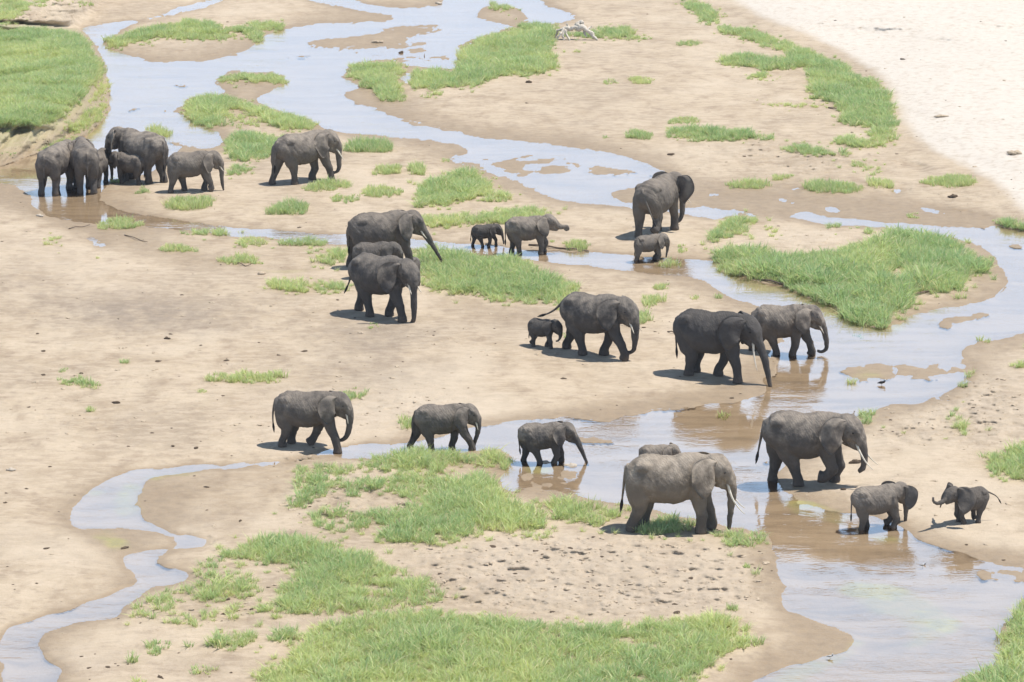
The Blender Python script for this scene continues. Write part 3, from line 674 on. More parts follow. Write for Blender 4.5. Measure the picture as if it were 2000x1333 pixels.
E('e', "dark wet elephant walking down the sand with flared ear and trunk hanging to the ground", 744, 618, 2.74, -40, L(.22, -.20, .24, -.15), [4, 3, 2, 0, 0, -6, -60], .72, head=(-8, 0), ears=(48, 40), tusk=.14, tail=(16, 14, 30), col=WET, dust=.35)
E('e', "tiny dark calf walking along the narrow stream behind a young elephant", 946, 482, 1.10, 0, L(-.08, .20, .26, -.12), [24, 14, 8, 4], .56, ears=(30, 40), tail=(14, 8, 4), col=WET, dust=.1, age=.5, dz=-.0)
E('e', "young elephant in the narrow stream with its trunk curled up to its mouth", 1030, 496, 1.84, 2, L(.04, .12, .16, 0), [55, 78, 98, 90, 10, -100, -200], .50, head=(0, 14), ears=(20, 22), tail=(4, 0, 0), col=DRY, dust=.5, age=.85)
E('e', "big bull elephant walking away from the viewer with dark ear flared and tail swinging", 1283, 456, 2.82, 61, L(.12, -.04, (.04, .10, 55), -.05), [6, 2, 0, -6, -30, -110], .66, head=(-24, 0), ears=(104, 62), tusk=.2, tail=(6, 4, 2, -.5), col=DRY, dust=.25)
E('e', "pale calf standing in the stream behind a grass tuft below the bull", 1267, 511, 1.30, 20, L(.02, .0, -.16, -.02), [4, -4, -10, -12], .55, ears=(22, 24), tail=(4, 2, 0), col=DRY, dust=.3, age=.55)
E('e', "dark calf trotting close behind an adult's raised tail, trunk curled to its mouth", 1059, 678, 1.22, -35, L(.14, -.14, .08, (-.16, .05, 45)), [12, 0, -16, -45, -85], .47, ears=(26, 24), tail=(5, 3, 0), col=WET, dust=.1, age=.5)
E('e', "dark adult elephant leading a calf over the sand, tail raised and trunk tip curled", 1161, 694, 2.62, -33, L((.26, 0, 18), -.17, .22, -.16), [12, 4, 0, 0, -8, -55, -120], .67, head=(-4, 0), ears=(28, 26), tusk=.15, tusk_dir=(.5, .02), tail=(40, 52, 70), col=WET, dust=.45)
E('e', "dark elephant with a long thin tusk stretching its trunk to the water's edge", 1390, 736, 2.74, -27, L(.14, -.22, .08, .08), [30, 22, 17, 14, 12, 12], .80, head=(0, -8), ears=(27, 24), tusk=.36, tusk_dir=(.25, .05), tail=(4, -2, -4), col=WET, dust=.05, ear_s=1.05)
E('e', "brownish elephant wading out of the sand into the water, trunk tip curled", 1527, 695, 2.18, -8, L(-.08, (.20, .02, 22), .26, -.14), [26, 20, 12, 8, 2, -60, -120], .72, ears=(26, 30), tusk=.13, tusk_dir=(.45, .02), tail=(8, 4, 0), col=GREY, dust=.6, age=.95)
E('e', "grey elephant stepping down the sand into the stream, one foreleg folded far back", 602, 873, 2.14, -12, L(.22, (-.28, .0, 48), -.02, .06), [10, 0, -8, -16, -45, -95], .64, ears=(30, 28), tusk=.12, tusk_dir=(.2, .0), tail=(18, 6, -6), col=GREY, dust=.4, age=.95)
E('e', "elephant in mid stride behind the tall grass, just right of one entering the stream", 864, 880, 1.78, -3, L(.28, -.10, .15, -.24), [8, 0, -10, -20, -12, 40], .68, ears=(32, 26), tusk=.12, tusk_dir=(.25, .0), tail=(10, 8, 4), col=GREY, dust=.4, age=.9)
E('e', "young elephant wading with its trunk stretched straight down and forward into the water", 1060, 907, 1.58, -3, L(-.02, (.08, .01, 35), .28, -.05), [32, 26, 23, 22, 20], .76, ears=(27, 34), tail=(2, -4, -6), col=WET, dust=.5, age=.75)
E('e', "small elephant almost hidden behind the largest tusker, only its back and head showing", 1281, 927, 1.12, -4, L(.05, -.05, .05, -.05), hang, .5, ears=(22, 62), tail=(3, 0, 0), col=DRY, dust=.5, age=.55)
E('e', "largest tusker, pale dusty and standing in grass with its trunk hanging straight down", 1311, 1035, 2.66, -3, L(.06, (.15, .01, 28), -.08, .05), [10, 4, -1, -4, -5, -4], .66, ears=(21, 24), tusk=.40, tusk_dir=(.18, .13), tail=(8, 6, 6), col=DUSTY, dust=.75, ear_s=1.02)
E('e', "adult elephant stepping from the water with a raised forefoot and short trunk", 1574, 945, 2.66, -15, L((-.10, .13, 95), .05, .28, -.06), [22, 16, 8, -12, -60], .46, head=(-6, -4), ears=(30, 74), tusk=.36, tusk_dir=(.50, .09), tail=(12, 10, 10), col=GREY, dust=.55)
E('e', "young elephant walking along the waterside near the calf, its dark ear held out", 1712, 1036, 1.60, 13, L(.04, (-.06, .09, 65), 0, .18), [6, 1, -2, 0, 2], .64, head=(27, -2), ears=(104, 70), tail=(6, 2, 0), col=DRY, dust=.45, age=.75)
E('e', "little calf facing left on dry sand with ears spread wide and trunk held out", 1893, 1020, 1.24, 199, L(-.02, -.04, (.12, .06, 30), .14), [62, 72, 84, 100, 140, 190], .64, head=(16, 16), ears=(54, 50), tail=(66, 60, 30), col=GREY, dust=.1, age=.5, ear_s=1.45)
# ================================================================== grass
def grass_mat(name, typ):
    m_, t_, _n = new_mat(name); b = NB(t_)
    tint = b.attr('tint', typ).outputs['Fac']; along = b.attr('along').outputs['Fac']; rnd = b.attr('rnd').outputs['Fac']
    c = b.mix(tint, rgba(.375, .525, .255), rgba(.72, .76, .36))
    c = b.mix(b.math('MULTIPLY', rnd, .55), c, rgba(.58, .70, .40))
    c = b.mix(b.math('MULTIPLY', b.ramp(rnd, .66, .84), .8), c, rgba(.74, .68, .44))
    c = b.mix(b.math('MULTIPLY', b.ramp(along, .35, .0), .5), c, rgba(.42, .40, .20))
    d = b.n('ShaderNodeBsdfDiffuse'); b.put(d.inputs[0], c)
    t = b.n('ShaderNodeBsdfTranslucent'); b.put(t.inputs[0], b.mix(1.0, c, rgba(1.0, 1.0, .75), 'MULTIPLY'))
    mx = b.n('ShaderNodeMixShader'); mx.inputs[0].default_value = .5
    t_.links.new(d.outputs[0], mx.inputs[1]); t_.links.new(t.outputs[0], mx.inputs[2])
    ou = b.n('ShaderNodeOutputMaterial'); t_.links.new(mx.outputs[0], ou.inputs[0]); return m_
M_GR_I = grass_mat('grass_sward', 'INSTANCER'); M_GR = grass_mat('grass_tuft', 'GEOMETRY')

def blade(V, F, AL, RN, x, y, z, h, lean, az, wd, rv):
    """one curved blade: root, three stations, a tip"""
    ca, sa = math.cos(az), math.sin(az); fa = random.random() * math.pi
    wx_, wy_ = math.cos(fa) * wd, math.sin(fa) * wd
    o = len(V); st = (0, .36, .70, 1)
    for i, s in enumerate(st):
        r = lean * h * s ** 1.9; zz = z + h * (s - .30 * lean * s * s)
        k = (1, .95, .7, 0)[i]
        cx, cy = x + ca * r, y + sa * r
        if i < 3:
            V += [(cx - wx_ * k, cy - wy_ * k, zz), (cx + wx_ * k, cy + wy_ * k, zz)]; AL += [s, s]; RN += [rv, rv]
        else:
            V.append((cx, cy, zz)); AL.append(1); RN.append(rv)
    F += [(o, o + 1, o + 3, o + 2), (o + 2, o + 3, o + 5, o + 4), (o + 4, o + 5, o + 6)]
def blades_mesh(name, V, F, AL, RN, mat, tint=None):
    me = bpy.data.meshes.new(name); me.from_pydata(V, [], F); me.update()
    for nm, A in (('along', AL), ('rnd', RN)):
        at = me.attributes.new(nm, 'FLOAT', 'POINT'); at.data.foreach_set('value', np.array(A, np.float32))
    if tint is not None:
        at = me.attributes.new('tint', 'FLOAT', 'POINT'); at.data.foreach_set('value', np.array(tint, np.float32))
    me.materials.append(mat); return me
# six tuft shapes of one metre height for the swards
tufts = bpy.data.collections.new('tuft_shapes')
for k in range(6):
    V, F, AL, RN = [], [], [], []
    for i in range(30):
        a = random.random() * 6.283; r = .30 * math.sqrt(random.random())
        blade(V, F, AL, RN, r * math.cos(a), r * math.sin(a), -.03, random.uniform(.45, 1.1), random.uniform(.15, 1.05), a + random.gauss(0, .9), random.uniform(.020, .034), random.random())
    o = bpy.data.objects.new('tuft_shape', blades_mesh('tuft_shape', V, F, AL, RN, M_GR_I)); tufts.objects.link(o)
gn = bpy.data.node_groups.new('sward', 'GeometryNodeTree')
gn.interface.new_socket('Geometry', in_out='INPUT', socket_type='NodeSocketGeometry'); gn.interface.new_socket('Geometry', in_out='OUTPUT', socket_type='NodeSocketGeometry')
gi = gn.nodes.new('NodeGroupInput'); go = gn.nodes.new('NodeGroupOutput'); iop = gn.nodes.new('GeometryNodeInstanceOnPoints')
ci = gn.nodes.new('GeometryNodeCollectionInfo'); ci.inputs['Collection'].default_value = tufts; ci.inputs['Separate Children'].default_value = True; ci.inputs['Reset Children'].default_value = True
def na(nm, dt):
    nd = gn.nodes.new('GeometryNodeInputNamedAttribute'); nd.data_type = dt; nd.inputs['Name'].default_value = nm; return nd.outputs['Attribute']
gn.links.new(gi.outputs[0], iop.inputs['Points']); gn.links.new(ci.outputs[0], iop.inputs['Instance']); iop.inputs['Pick Instance'].default_value = True
gn.links.new(na('pick', 'INT'), iop.inputs['Instance Index']); gn.links.new(na('rot', 'FLOAT_VECTOR'), iop.inputs['Rotation']); gn.links.new(na('scl', 'FLOAT_VECTOR'), iop.inputs['Scale'])
gn.links.new(iop.outputs[0], go.inputs[0])

def scatter(polys, stray=True, dens_default=16):
    """root points (picture x, y) of tufts over traced patches; height shrinks towards a patch's rim"""
    out = []
    for s, hgt, dens, tint in polys:
        p = P(s); lo, hi = p.min(0), p.max(0)
        ys = np.arange(lo[1], hi[1], 1.0)
        k = scale_at(ys); theta = PITCH + np.arctan((ys - 666.5) / FPX)
        a_row = (hi[0] - lo[0]) / k * (1.0 / (k * np.sin(theta)))          # square metres per picture row
        n_row = rng.poisson(np.maximum(a_row * dens * dens_default, 0))
        y = np.repeat(ys, n_row) + rng.random(n_row.sum()); x = lo[0] + (hi[0] - lo[0]) * rng.random(len(y))
        h = hgt * (.55 + .75 * rng.random(len(y)))
        X, Y = ground_xy(x, y); cl = fbm(X * .8, Y * .5, 77, 3)
        jx = 13 * fbm(X * 1.3, Y * .7, 71, 3) + 3 * rng.standard_normal(len(x)); jy = 7 * fbm(X * 1.3, Y * .7, 73, 3) + 1.5 * rng.standard_normal(len(x))
        kk = scale_at(y)
        ok = inside(p, x + jx, y + jy) & inside(p, x + jx, y + jy - h * kk * .80)
        rim = np.zeros(len(x))
        for ox, oy in ((-.45, 0), (.45, 0), (0, -.16), (0, .16), (-.9, .1), (.9, -.1), (0, .34), (0, -.34)):
            rim += inside(p, x + jx + ox * kk, y + jy + oy * kk) / 8.0
        if stray: ok &= rng.random(len(x)) < .40 + .60 * rim ** 1.4
        h = h * ((.60 if stray else .75) + (.40 if stray else .25) * rim)
        ok &= cl > (-.06 - .25 * dens if dens < .8 else -.46 if dens < 1.45 else -.62)
        h = h * (1 + .75 * cl)
        z = samp(GZ, x, y); ok &= (z > -.14)
        x, y, h, cl, z = x[ok], y[ok], h[ok], cl[ok], z[ok]
        X, Y = ground_xy(x, y, z)
        tn = np.clip(tint + .85 * fbm(X * .30, Y * .16, 88, 3) + .22 * rng.standard_normal(len(x)), 0, 1)
        out.append(np.stack([X, Y, z, h, tn], 1))
        if stray and len(X) > 6 and hgt > .2:
            q = rng.random(len(x)) < .30
            xs = x[q] + rng.normal(0, .42, q.sum()) * scale_at(y[q]); ys_ = y[q] + rng.normal(0, .9, q.sum()) * scale_at(y[q]) * .21
            zs = samp(GZ, xs, ys_); k2 = zs > .004; xs, ys_, zs = xs[k2], ys_[k2], zs[k2]
            Xs, Ys = ground_xy(xs, ys_, zs)
            out.append(np.stack([Xs, Ys, zs, hgt * (.25 + .4 * rng.random(len(xs))), np.clip(tint + .25 + .2 * rng.standard_normal(len(xs)), 0, 1)], 1))
    return np.concatenate(out)
def sward(name, label, polys, dens=16):
    A = scatter(polys, True, dens); n = len(A)
    me = bpy.data.meshes.new(name); me.from_pydata(A[:, :3].tolist(), [], []); me.update()
    rot = np.stack([rng.normal(0, .10, n), rng.normal(0, .10, n), rng.random(n) * 6.283], 1)
    wd = A[:, 3] * (.75 + .5 * rng.random(n)) + .10; scl = np.stack([wd, wd, A[:, 3]], 1)
    for nm, dt, key, arr in (('rot', 'FLOAT_VECTOR', 'vector', rot), ('scl', 'FLOAT_VECTOR', 'vector', scl), ('tint', 'FLOAT', 'value', A[:, 4])):
        at = me.attributes.new(nm, dt, 'POINT'); at.data.foreach_set(key, arr.astype(np.float32).ravel())
    at = me.attributes.new('pick', 'INT', 'POINT'); at.data.foreach_set('value', rng.integers(0, 6, n).astype(np.int32))
    o = bpy.data.objects.new(name, me); COL.objects.link(o)
    md = o.modifiers.new('sward', 'NODES'); md.node_group = gn
    tag(o, label, 'grass', kind='stuff'); return n
N_T = 0
N_T += sward('bank_grass', "long pale green grass covering the raised bank at the river's left side", [
 ("-150,40 0,52 70,55 150,62 170,78 180,100 195,118 206,135 196,150 180,165 165,185 140,210 110,232 70,250 0,250 -150,250", .42, 1.5, .38),
 ("196,140 212,165 216,190 205,215 190,228 175,215 180,190 190,160", .38, .6, .9), ("205,190 214,214 195,240 150,262 110,262 130,240 160,225 180,205", .35, .8, .55),
 ("60,285 100,272 150,262 165,268 130,284 70,296", .35, 1.2, .35), ("0,290 25,295 35,315 20,310 0,300", .3, .8, .3), ("0,-10 60,0 45,25 20,48 0,52 -100,40", .35, .7, .4), ("10,-5 130,-15 120,2 60,20 20,40", .3, .4, .5), ("120,0 150,-5 185,0 180,12 150,8", .5, 1.4, .1)])
N_T += sward('island_grass', "green grass fringing the sand islands in the upper river", [
 ("200,92 204,75 240,62 280,52 330,46 350,37 410,38 440,46 500,52 515,60 514,78 508,90 492,78 470,64 430,66 400,80 340,72 300,70 290,78 250,88 225,96 205,96", .50, 1.2, .25),
 ("300,62 400,60 480,64 470,80 400,82 330,80", .3, .35, .4), ("465,45 490,38 540,40 556,48 555,64 530,60 500,56", .45, 1.2, .2),
 ("424,155 435,143 470,138 530,140 560,150 563,165 540,167 520,159 440,158 425,166", .45, 1.5, .35),
 ("363,228 365,200 385,185 440,183 490,194 530,213 570,220 612,233 622,248 600,255 560,254 530,246 505,228 480,218 440,214 436,238 420,252 395,247", .50, 1.3, .3),
 ("430,212 500,222 510,250 450,245", .3, .3, .45),
 ("438,285 445,265 480,253 520,255 557,262 556,288 545,302 520,312 470,316 450,302", .50, 1.3, .25),
 ("440,332 450,316 500,318 527,330 500,344 450,344", .4, .8, .3),
 ("675,142 690,124 730,117 770,121 793,134 790,148 768,148 776,168 792,187 806,192 800,199 770,199 745,192 738,180 715,174 703,155 680,148", .48, 1.4, .35),
 ("795,174 808,150 820,135 860,132 890,140 903,115 900,92 935,74 975,58 1030,45 1090,46 1082,70 1082,90 1075,105 1088,120 1080,138 1050,146 1000,148 960,152 940,163 900,168 850,173 815,178", .50, 1.25, .28),
 ("815,186 850,170 872,174 870,185 830,192", .4, .8, .4), ("900,130 980,125 1040,135 1000,150 920,150", .3, .4, .5),
 ("1100,58 1145,58 1180,50 1225,48 1240,60 1275,72 1280,80 1240,78 1200,72 1150,78 1100,72", .42, .9, .3),
 ("945,16 958,4 990,6 1000,14 1018,11 1020,21 980,21", .45, 1.3, .5), ("1080,95 1120,90 1150,100 1110,108 1085,108", .3, .6, .9)])
N_T += sward('far_bank_grass', "belt of grass running along the edge of the pale sand in the distance", [
 ("1325,4 1345,-4 1380,3 1400,18 1396,30 1406,42 1380,50 1368,36 1345,20", .45, 1.1, .35), ("1398,52 1420,46 1460,54 1500,68 1545,82 1610,104 1600,116 1540,104 1510,97 1470,80 1440,70 1400,62", .45, 1.2, .25),
 ("1408,122 1415,104 1450,102 1500,107 1540,114 1533,96 1560,90 1600,106 1640,118 1660,138 1702,149 1717,165 1732,190 1737,215 1757,240 1735,252 1690,248 1650,248 1638,226 1645,206 1620,196 1578,192 1593,170 1578,160 1588,142 1560,132 1510,137 1470,130 1430,130", .50, 1.25, .22),
 ("1493,206 1500,196 1580,199 1640,204 1642,212 1560,209 1510,210", .28, 1.2, .95), ("1446,157 1465,136 1490,139 1500,150 1526,152 1500,160 1470,158", .35, .9, .6),
 ("1298,268 1310,243 1350,241 1400,249 1450,249 1510,258 1506,274 1450,274 1390,274 1370,282 1340,272", .42, 1.0, .15),
 ("1521,297 1530,278 1560,273 1600,284 1650,289 1682,298 1670,304 1600,305 1570,303", .42, 1.1, .35), ("1615,282 1625,263 1670,260 1680,271 1740,274 1747,286 1700,290 1660,288", .40, 1.1, .45),
 ("1690,245 1730,240 1755,262 1740,285 1700,275", .4, .9, .4), ("1658,322 1670,308 1700,317 1737,335 1715,344 1680,334", .4, 1., .3)])
N_T += sward('reed_island_grass', "tall dense green grass covering the big island at the river's bend on the right", [
 ("1398,500 1410,478 1440,473 1470,484 1540,489 1600,484 1660,474 1720,460 1740,448 1790,443 1850,459 1880,474 1920,494 1950,510 1942,528 1900,538 1880,553 1860,574 1830,574 1790,565 1777,578 1782,613 1735,608 1737,634 1720,650 1690,640 1655,624 1646,602 1600,594 1570,578 1540,568 1538,557 1500,548 1470,548 1440,538 1410,534 1410,512", .62, 1.4, .18),
 ("1373,468 1388,448 1400,434 1425,420 1482,418 1492,430 1455,450 1430,468 1400,474", .50, 1.2, .5), ("1588,442 1600,429 1650,430 1662,442 1620,448", .4, 1.2, .15), ("1673,454 1690,438 1735,443 1732,457 1690,459", .4, 1.2, .25), ("1508,434 1520,422 1542,427 1536,438", .4, .9, .3),
 ("1480,440 1580,445 1660,455 1600,465 1500,462", .25, .22, .6)])
N_T += sward('mid_bank_grass', "grass between the narrow stream and the sand in the middle of the scene", [
 ("783,505 800,482 850,475 880,484 940,496 1000,498 1042,513 1062,528 1090,533 1122,546 1142,560 1112,588 1080,598 1050,593 1000,595 950,593 920,578 880,578 840,563 818,552 813,522 805,505", .46, 1.0, .4),
 ("860,490 1030,505 1060,528 940,535 860,525", .45, 1.0, .4), ("608,512 615,488 640,478 692,480 692,497 680,512 640,520", .45, 1.2, .4),
 ("525,562 530,543 570,540 620,549 670,543 702,549 692,564 640,578 600,572 555,575", .40, 1.2, .5),
 ("748,428 770,416 820,418 900,410 960,408 1000,403 1040,396 1062,407 1080,420 1060,434 1000,437 940,434 890,443 850,448 830,443 800,431", .44, 1.2, .45),
 ("816,372 830,348 870,344 880,328 920,324 942,339 960,349 977,364 1000,380 1000,397 960,394 930,390 890,397 880,404 830,407 810,402 818,387 813,380", .46, 1.15, .4),
 ("348,452 360,438 420,440 470,446 487,456 480,462 420,460 370,459", .44, 1.2, .2), ("450,484 470,460 520,463 522,478 480,484", .4, 1.0, .45), ("528,472 545,458 600,455 634,461 637,478 600,482 560,478", .46, 1.2, .2),
 ("65,478 90,462 130,462 147,475 120,482", .22, .5, .8), ("150,490 250,498 300,512 200,505", .18, .35, .9)])
N_T += sward('foreground_grass', "bright green grass spreading over the near bank at the bottom", [
 ("498,1345 510,1303 560,1278 610,1240 600,1213 680,1198 760,1187 860,1182 940,1192 1030,1207 1100,1207 1200,1212 1300,1197 1400,1192 1452,1203 1467,1227 1452,1264 1400,1294 1370,1318 1340,1360 1300,1420 480,1420", .36, 1.7, .55),
 ("378,1104 400,1078 440,1068 480,1048 530,1033 600,1043 650,1063 690,1063 730,1078 767,1098 772,1115 830,1123 887,1150 860,1173 800,1188 700,1198 620,1193 560,1203 490,1193 478,1178 550,1152 518,1122 528,1084 470,1098 400,1126", .40, 1.15, .5),
 ("350,1264 355,1243 400,1233 480,1223 560,1213 597,1223 592,1243 540,1253 480,1265 430,1274 390,1265", .40, 1.3, .3),
 ("470,1268 490,1253 545,1243 557,1262 500,1278", .35, .9, .7), ("368,1174 375,1138 420,1143 442,1158 430,1178", .40, 1.0, .3), ("403,1064 420,1043 470,1043 482,1062 430,1072", .40, .9, .5),
 ("400,1060 560,1040 700,1060 820,1120 880,1150 800,1195 560,1210 420,1200 370,1130", .34, .75, .5), ("240,1180 400,1120 480,1200 560,1225 420,1240 260,1215", .26, .42, .55), ("225,1218 260,1190 300,1180 310,1195 270,1212", .35, .6, .5), ("285,1150 310,1135 350,1142 345,1160 300,1165", .35, .7, .5)])
N_T += sward('stream_bank_grass', "grass growing on the low bank between the near stream and the largest tusker", [
 ("660,900 690,893 720,883 780,876 850,870 900,878 960,873 1002,888 1006,908 990,924 960,914 900,908 862,914 855,934 800,934 760,919 720,919", .42, 1.4, .5),
 ("580,900 760,900 880,930 980,940 1000,980 860,1010 720,1050 620,1040 560,980", .32, .72, .5), ("760,1050 1000,1030 1230,1010 1250,1050 1000,1060 800,1080", .24, .40, .55), ("690,945 720,925 760,930 800,935 845,945 832,964 780,954 730,950", .35, .8, .4), ("858,964 870,943 900,928 940,913 972,923 978,940 987,965 1017,975 1072,998 1077,1022 1060,1034 1000,1039 960,1039 900,1054 860,1064 800,1064 738,1064 713,1054 738,1030 768,1020 778,995 828,980", .40, 1.1, .45),
 ("1018,984 1050,963 1100,961 1150,973 1180,983 1220,978 1232,1000 1217,1024 1180,1034 1130,1029 1085,1014 1060,989", .42, 1.0, .5), ("568,984 600,958 680,948 702,970 650,1004 600,994", .35, .55, .4), ("580,930 620,900 690,905 690,950 620,955", .32, .5, .5),
 ("1228,1040 1240,1008 1300,1000 1352,1008 1367,1022 1352,1039 1280,1050", .46, 1.3, .3), ("1388,1050 1400,1028 1450,1028 1490,1036 1514,1055 1490,1071 1420,1069", .44, 1.3, .4), ("1240,1040 1400,1045 1400,1060 1260,1060", .25, .5, .6), ("700,1030 740,1025 800,1010 760,1060 700,1060", .3, .5, .5)])
N_T += sward('right_bank_grass', "grass along the trampled bank at the lower right edge", [
 ("1848,1345 1880,1308 1940,1293 1960,1283 1957,1230 1967,1205 1992,1198 1987,1170 2000,1148 2150,1140 2150,1420 1830,1420", .48, 1.5, .35),
 ("1923,908 1930,878 1960,870 2000,863 2100,870 2100,945 2000,944 1975,938 1940,934", .46, 1.4, .25),
 ("1670,824 1680,798 1710,793 1722,805 1705,828 1680,832", .44, 1.1, .4), ("1688,848 1720,828 1767,833 1767,846 1710,845", .35, .7, .4), ("1836,830 1860,788 1882,798 1892,830 1880,862 1858,850", .32, .5, .4),
 ("1943,434 1950,413 1975,418 2000,430 2100,440 2100,460 2000,453 1965,448", .5, 1.4, .2), ("1888,738 1890,706 1915,700 1922,715 1905,733", .45, 1., .35), ("1948,714 1980,698 2040,703 2040,719 1970,722", .4, .9, .4), ("1968,682 1990,663 2040,666 2040,682", .42, 1.1, .35),
 ("1758,787 1780,776 1802,778 1797,790", .3, .9, .4)])

# single clumps one can count: each a thing of its own
def clump(label, poly, hgt=.42, tint=.35, dens=1.0):
    p = P(poly); A = scatter([(poly, hgt, 2.0 * dens, tint)], False, 16)
    if len(A) < 4:
        c = p.mean(0); q = p[:, 1].max()
        X, Y, Z = on_ground(np.array([c[0] - 4, c[0], c[0] + 4, c[0] + 1]), np.full(4, q - 2.0)); A = np.stack([X, Y, Z, np.full(4, hgt), np.full(4, tint)], 1)
    A = A[np.hypot(A[:, 0] - np.median(A[:, 0]), A[:, 1] - np.median(A[:, 1])) < 1.6]; c = A[:, :3].mean(0); V, F, AL, RN, T = [], [], [], [], []
    for X, Y, Zz, h, tn in A:
        for i in range(13):
            a = random.random() * 6.283; r = .30 * (h + .1) * math.sqrt(random.random()); k0 = len(V)
            blade(V, F, AL, RN, X - c[0] + r * math.cos(a), Y - c[1] + r * math.sin(a), Zz - c[2] - .02, h * random.uniform(.5, 1.05), random.uniform(.1, .75), a + random.gauss(0, .9), random.uniform(.010, .018), random.random())
            T += [tn] * (len(V) - k0)
    o = bpy.data.objects.new('grass_clump', blades_mesh('grass_clump', V, F, AL, RN, M_GR, T)); COL.objects.link(o); o.location = c
    tag(o, label, 'grass clump', 'loose clumps of grass on the sand')
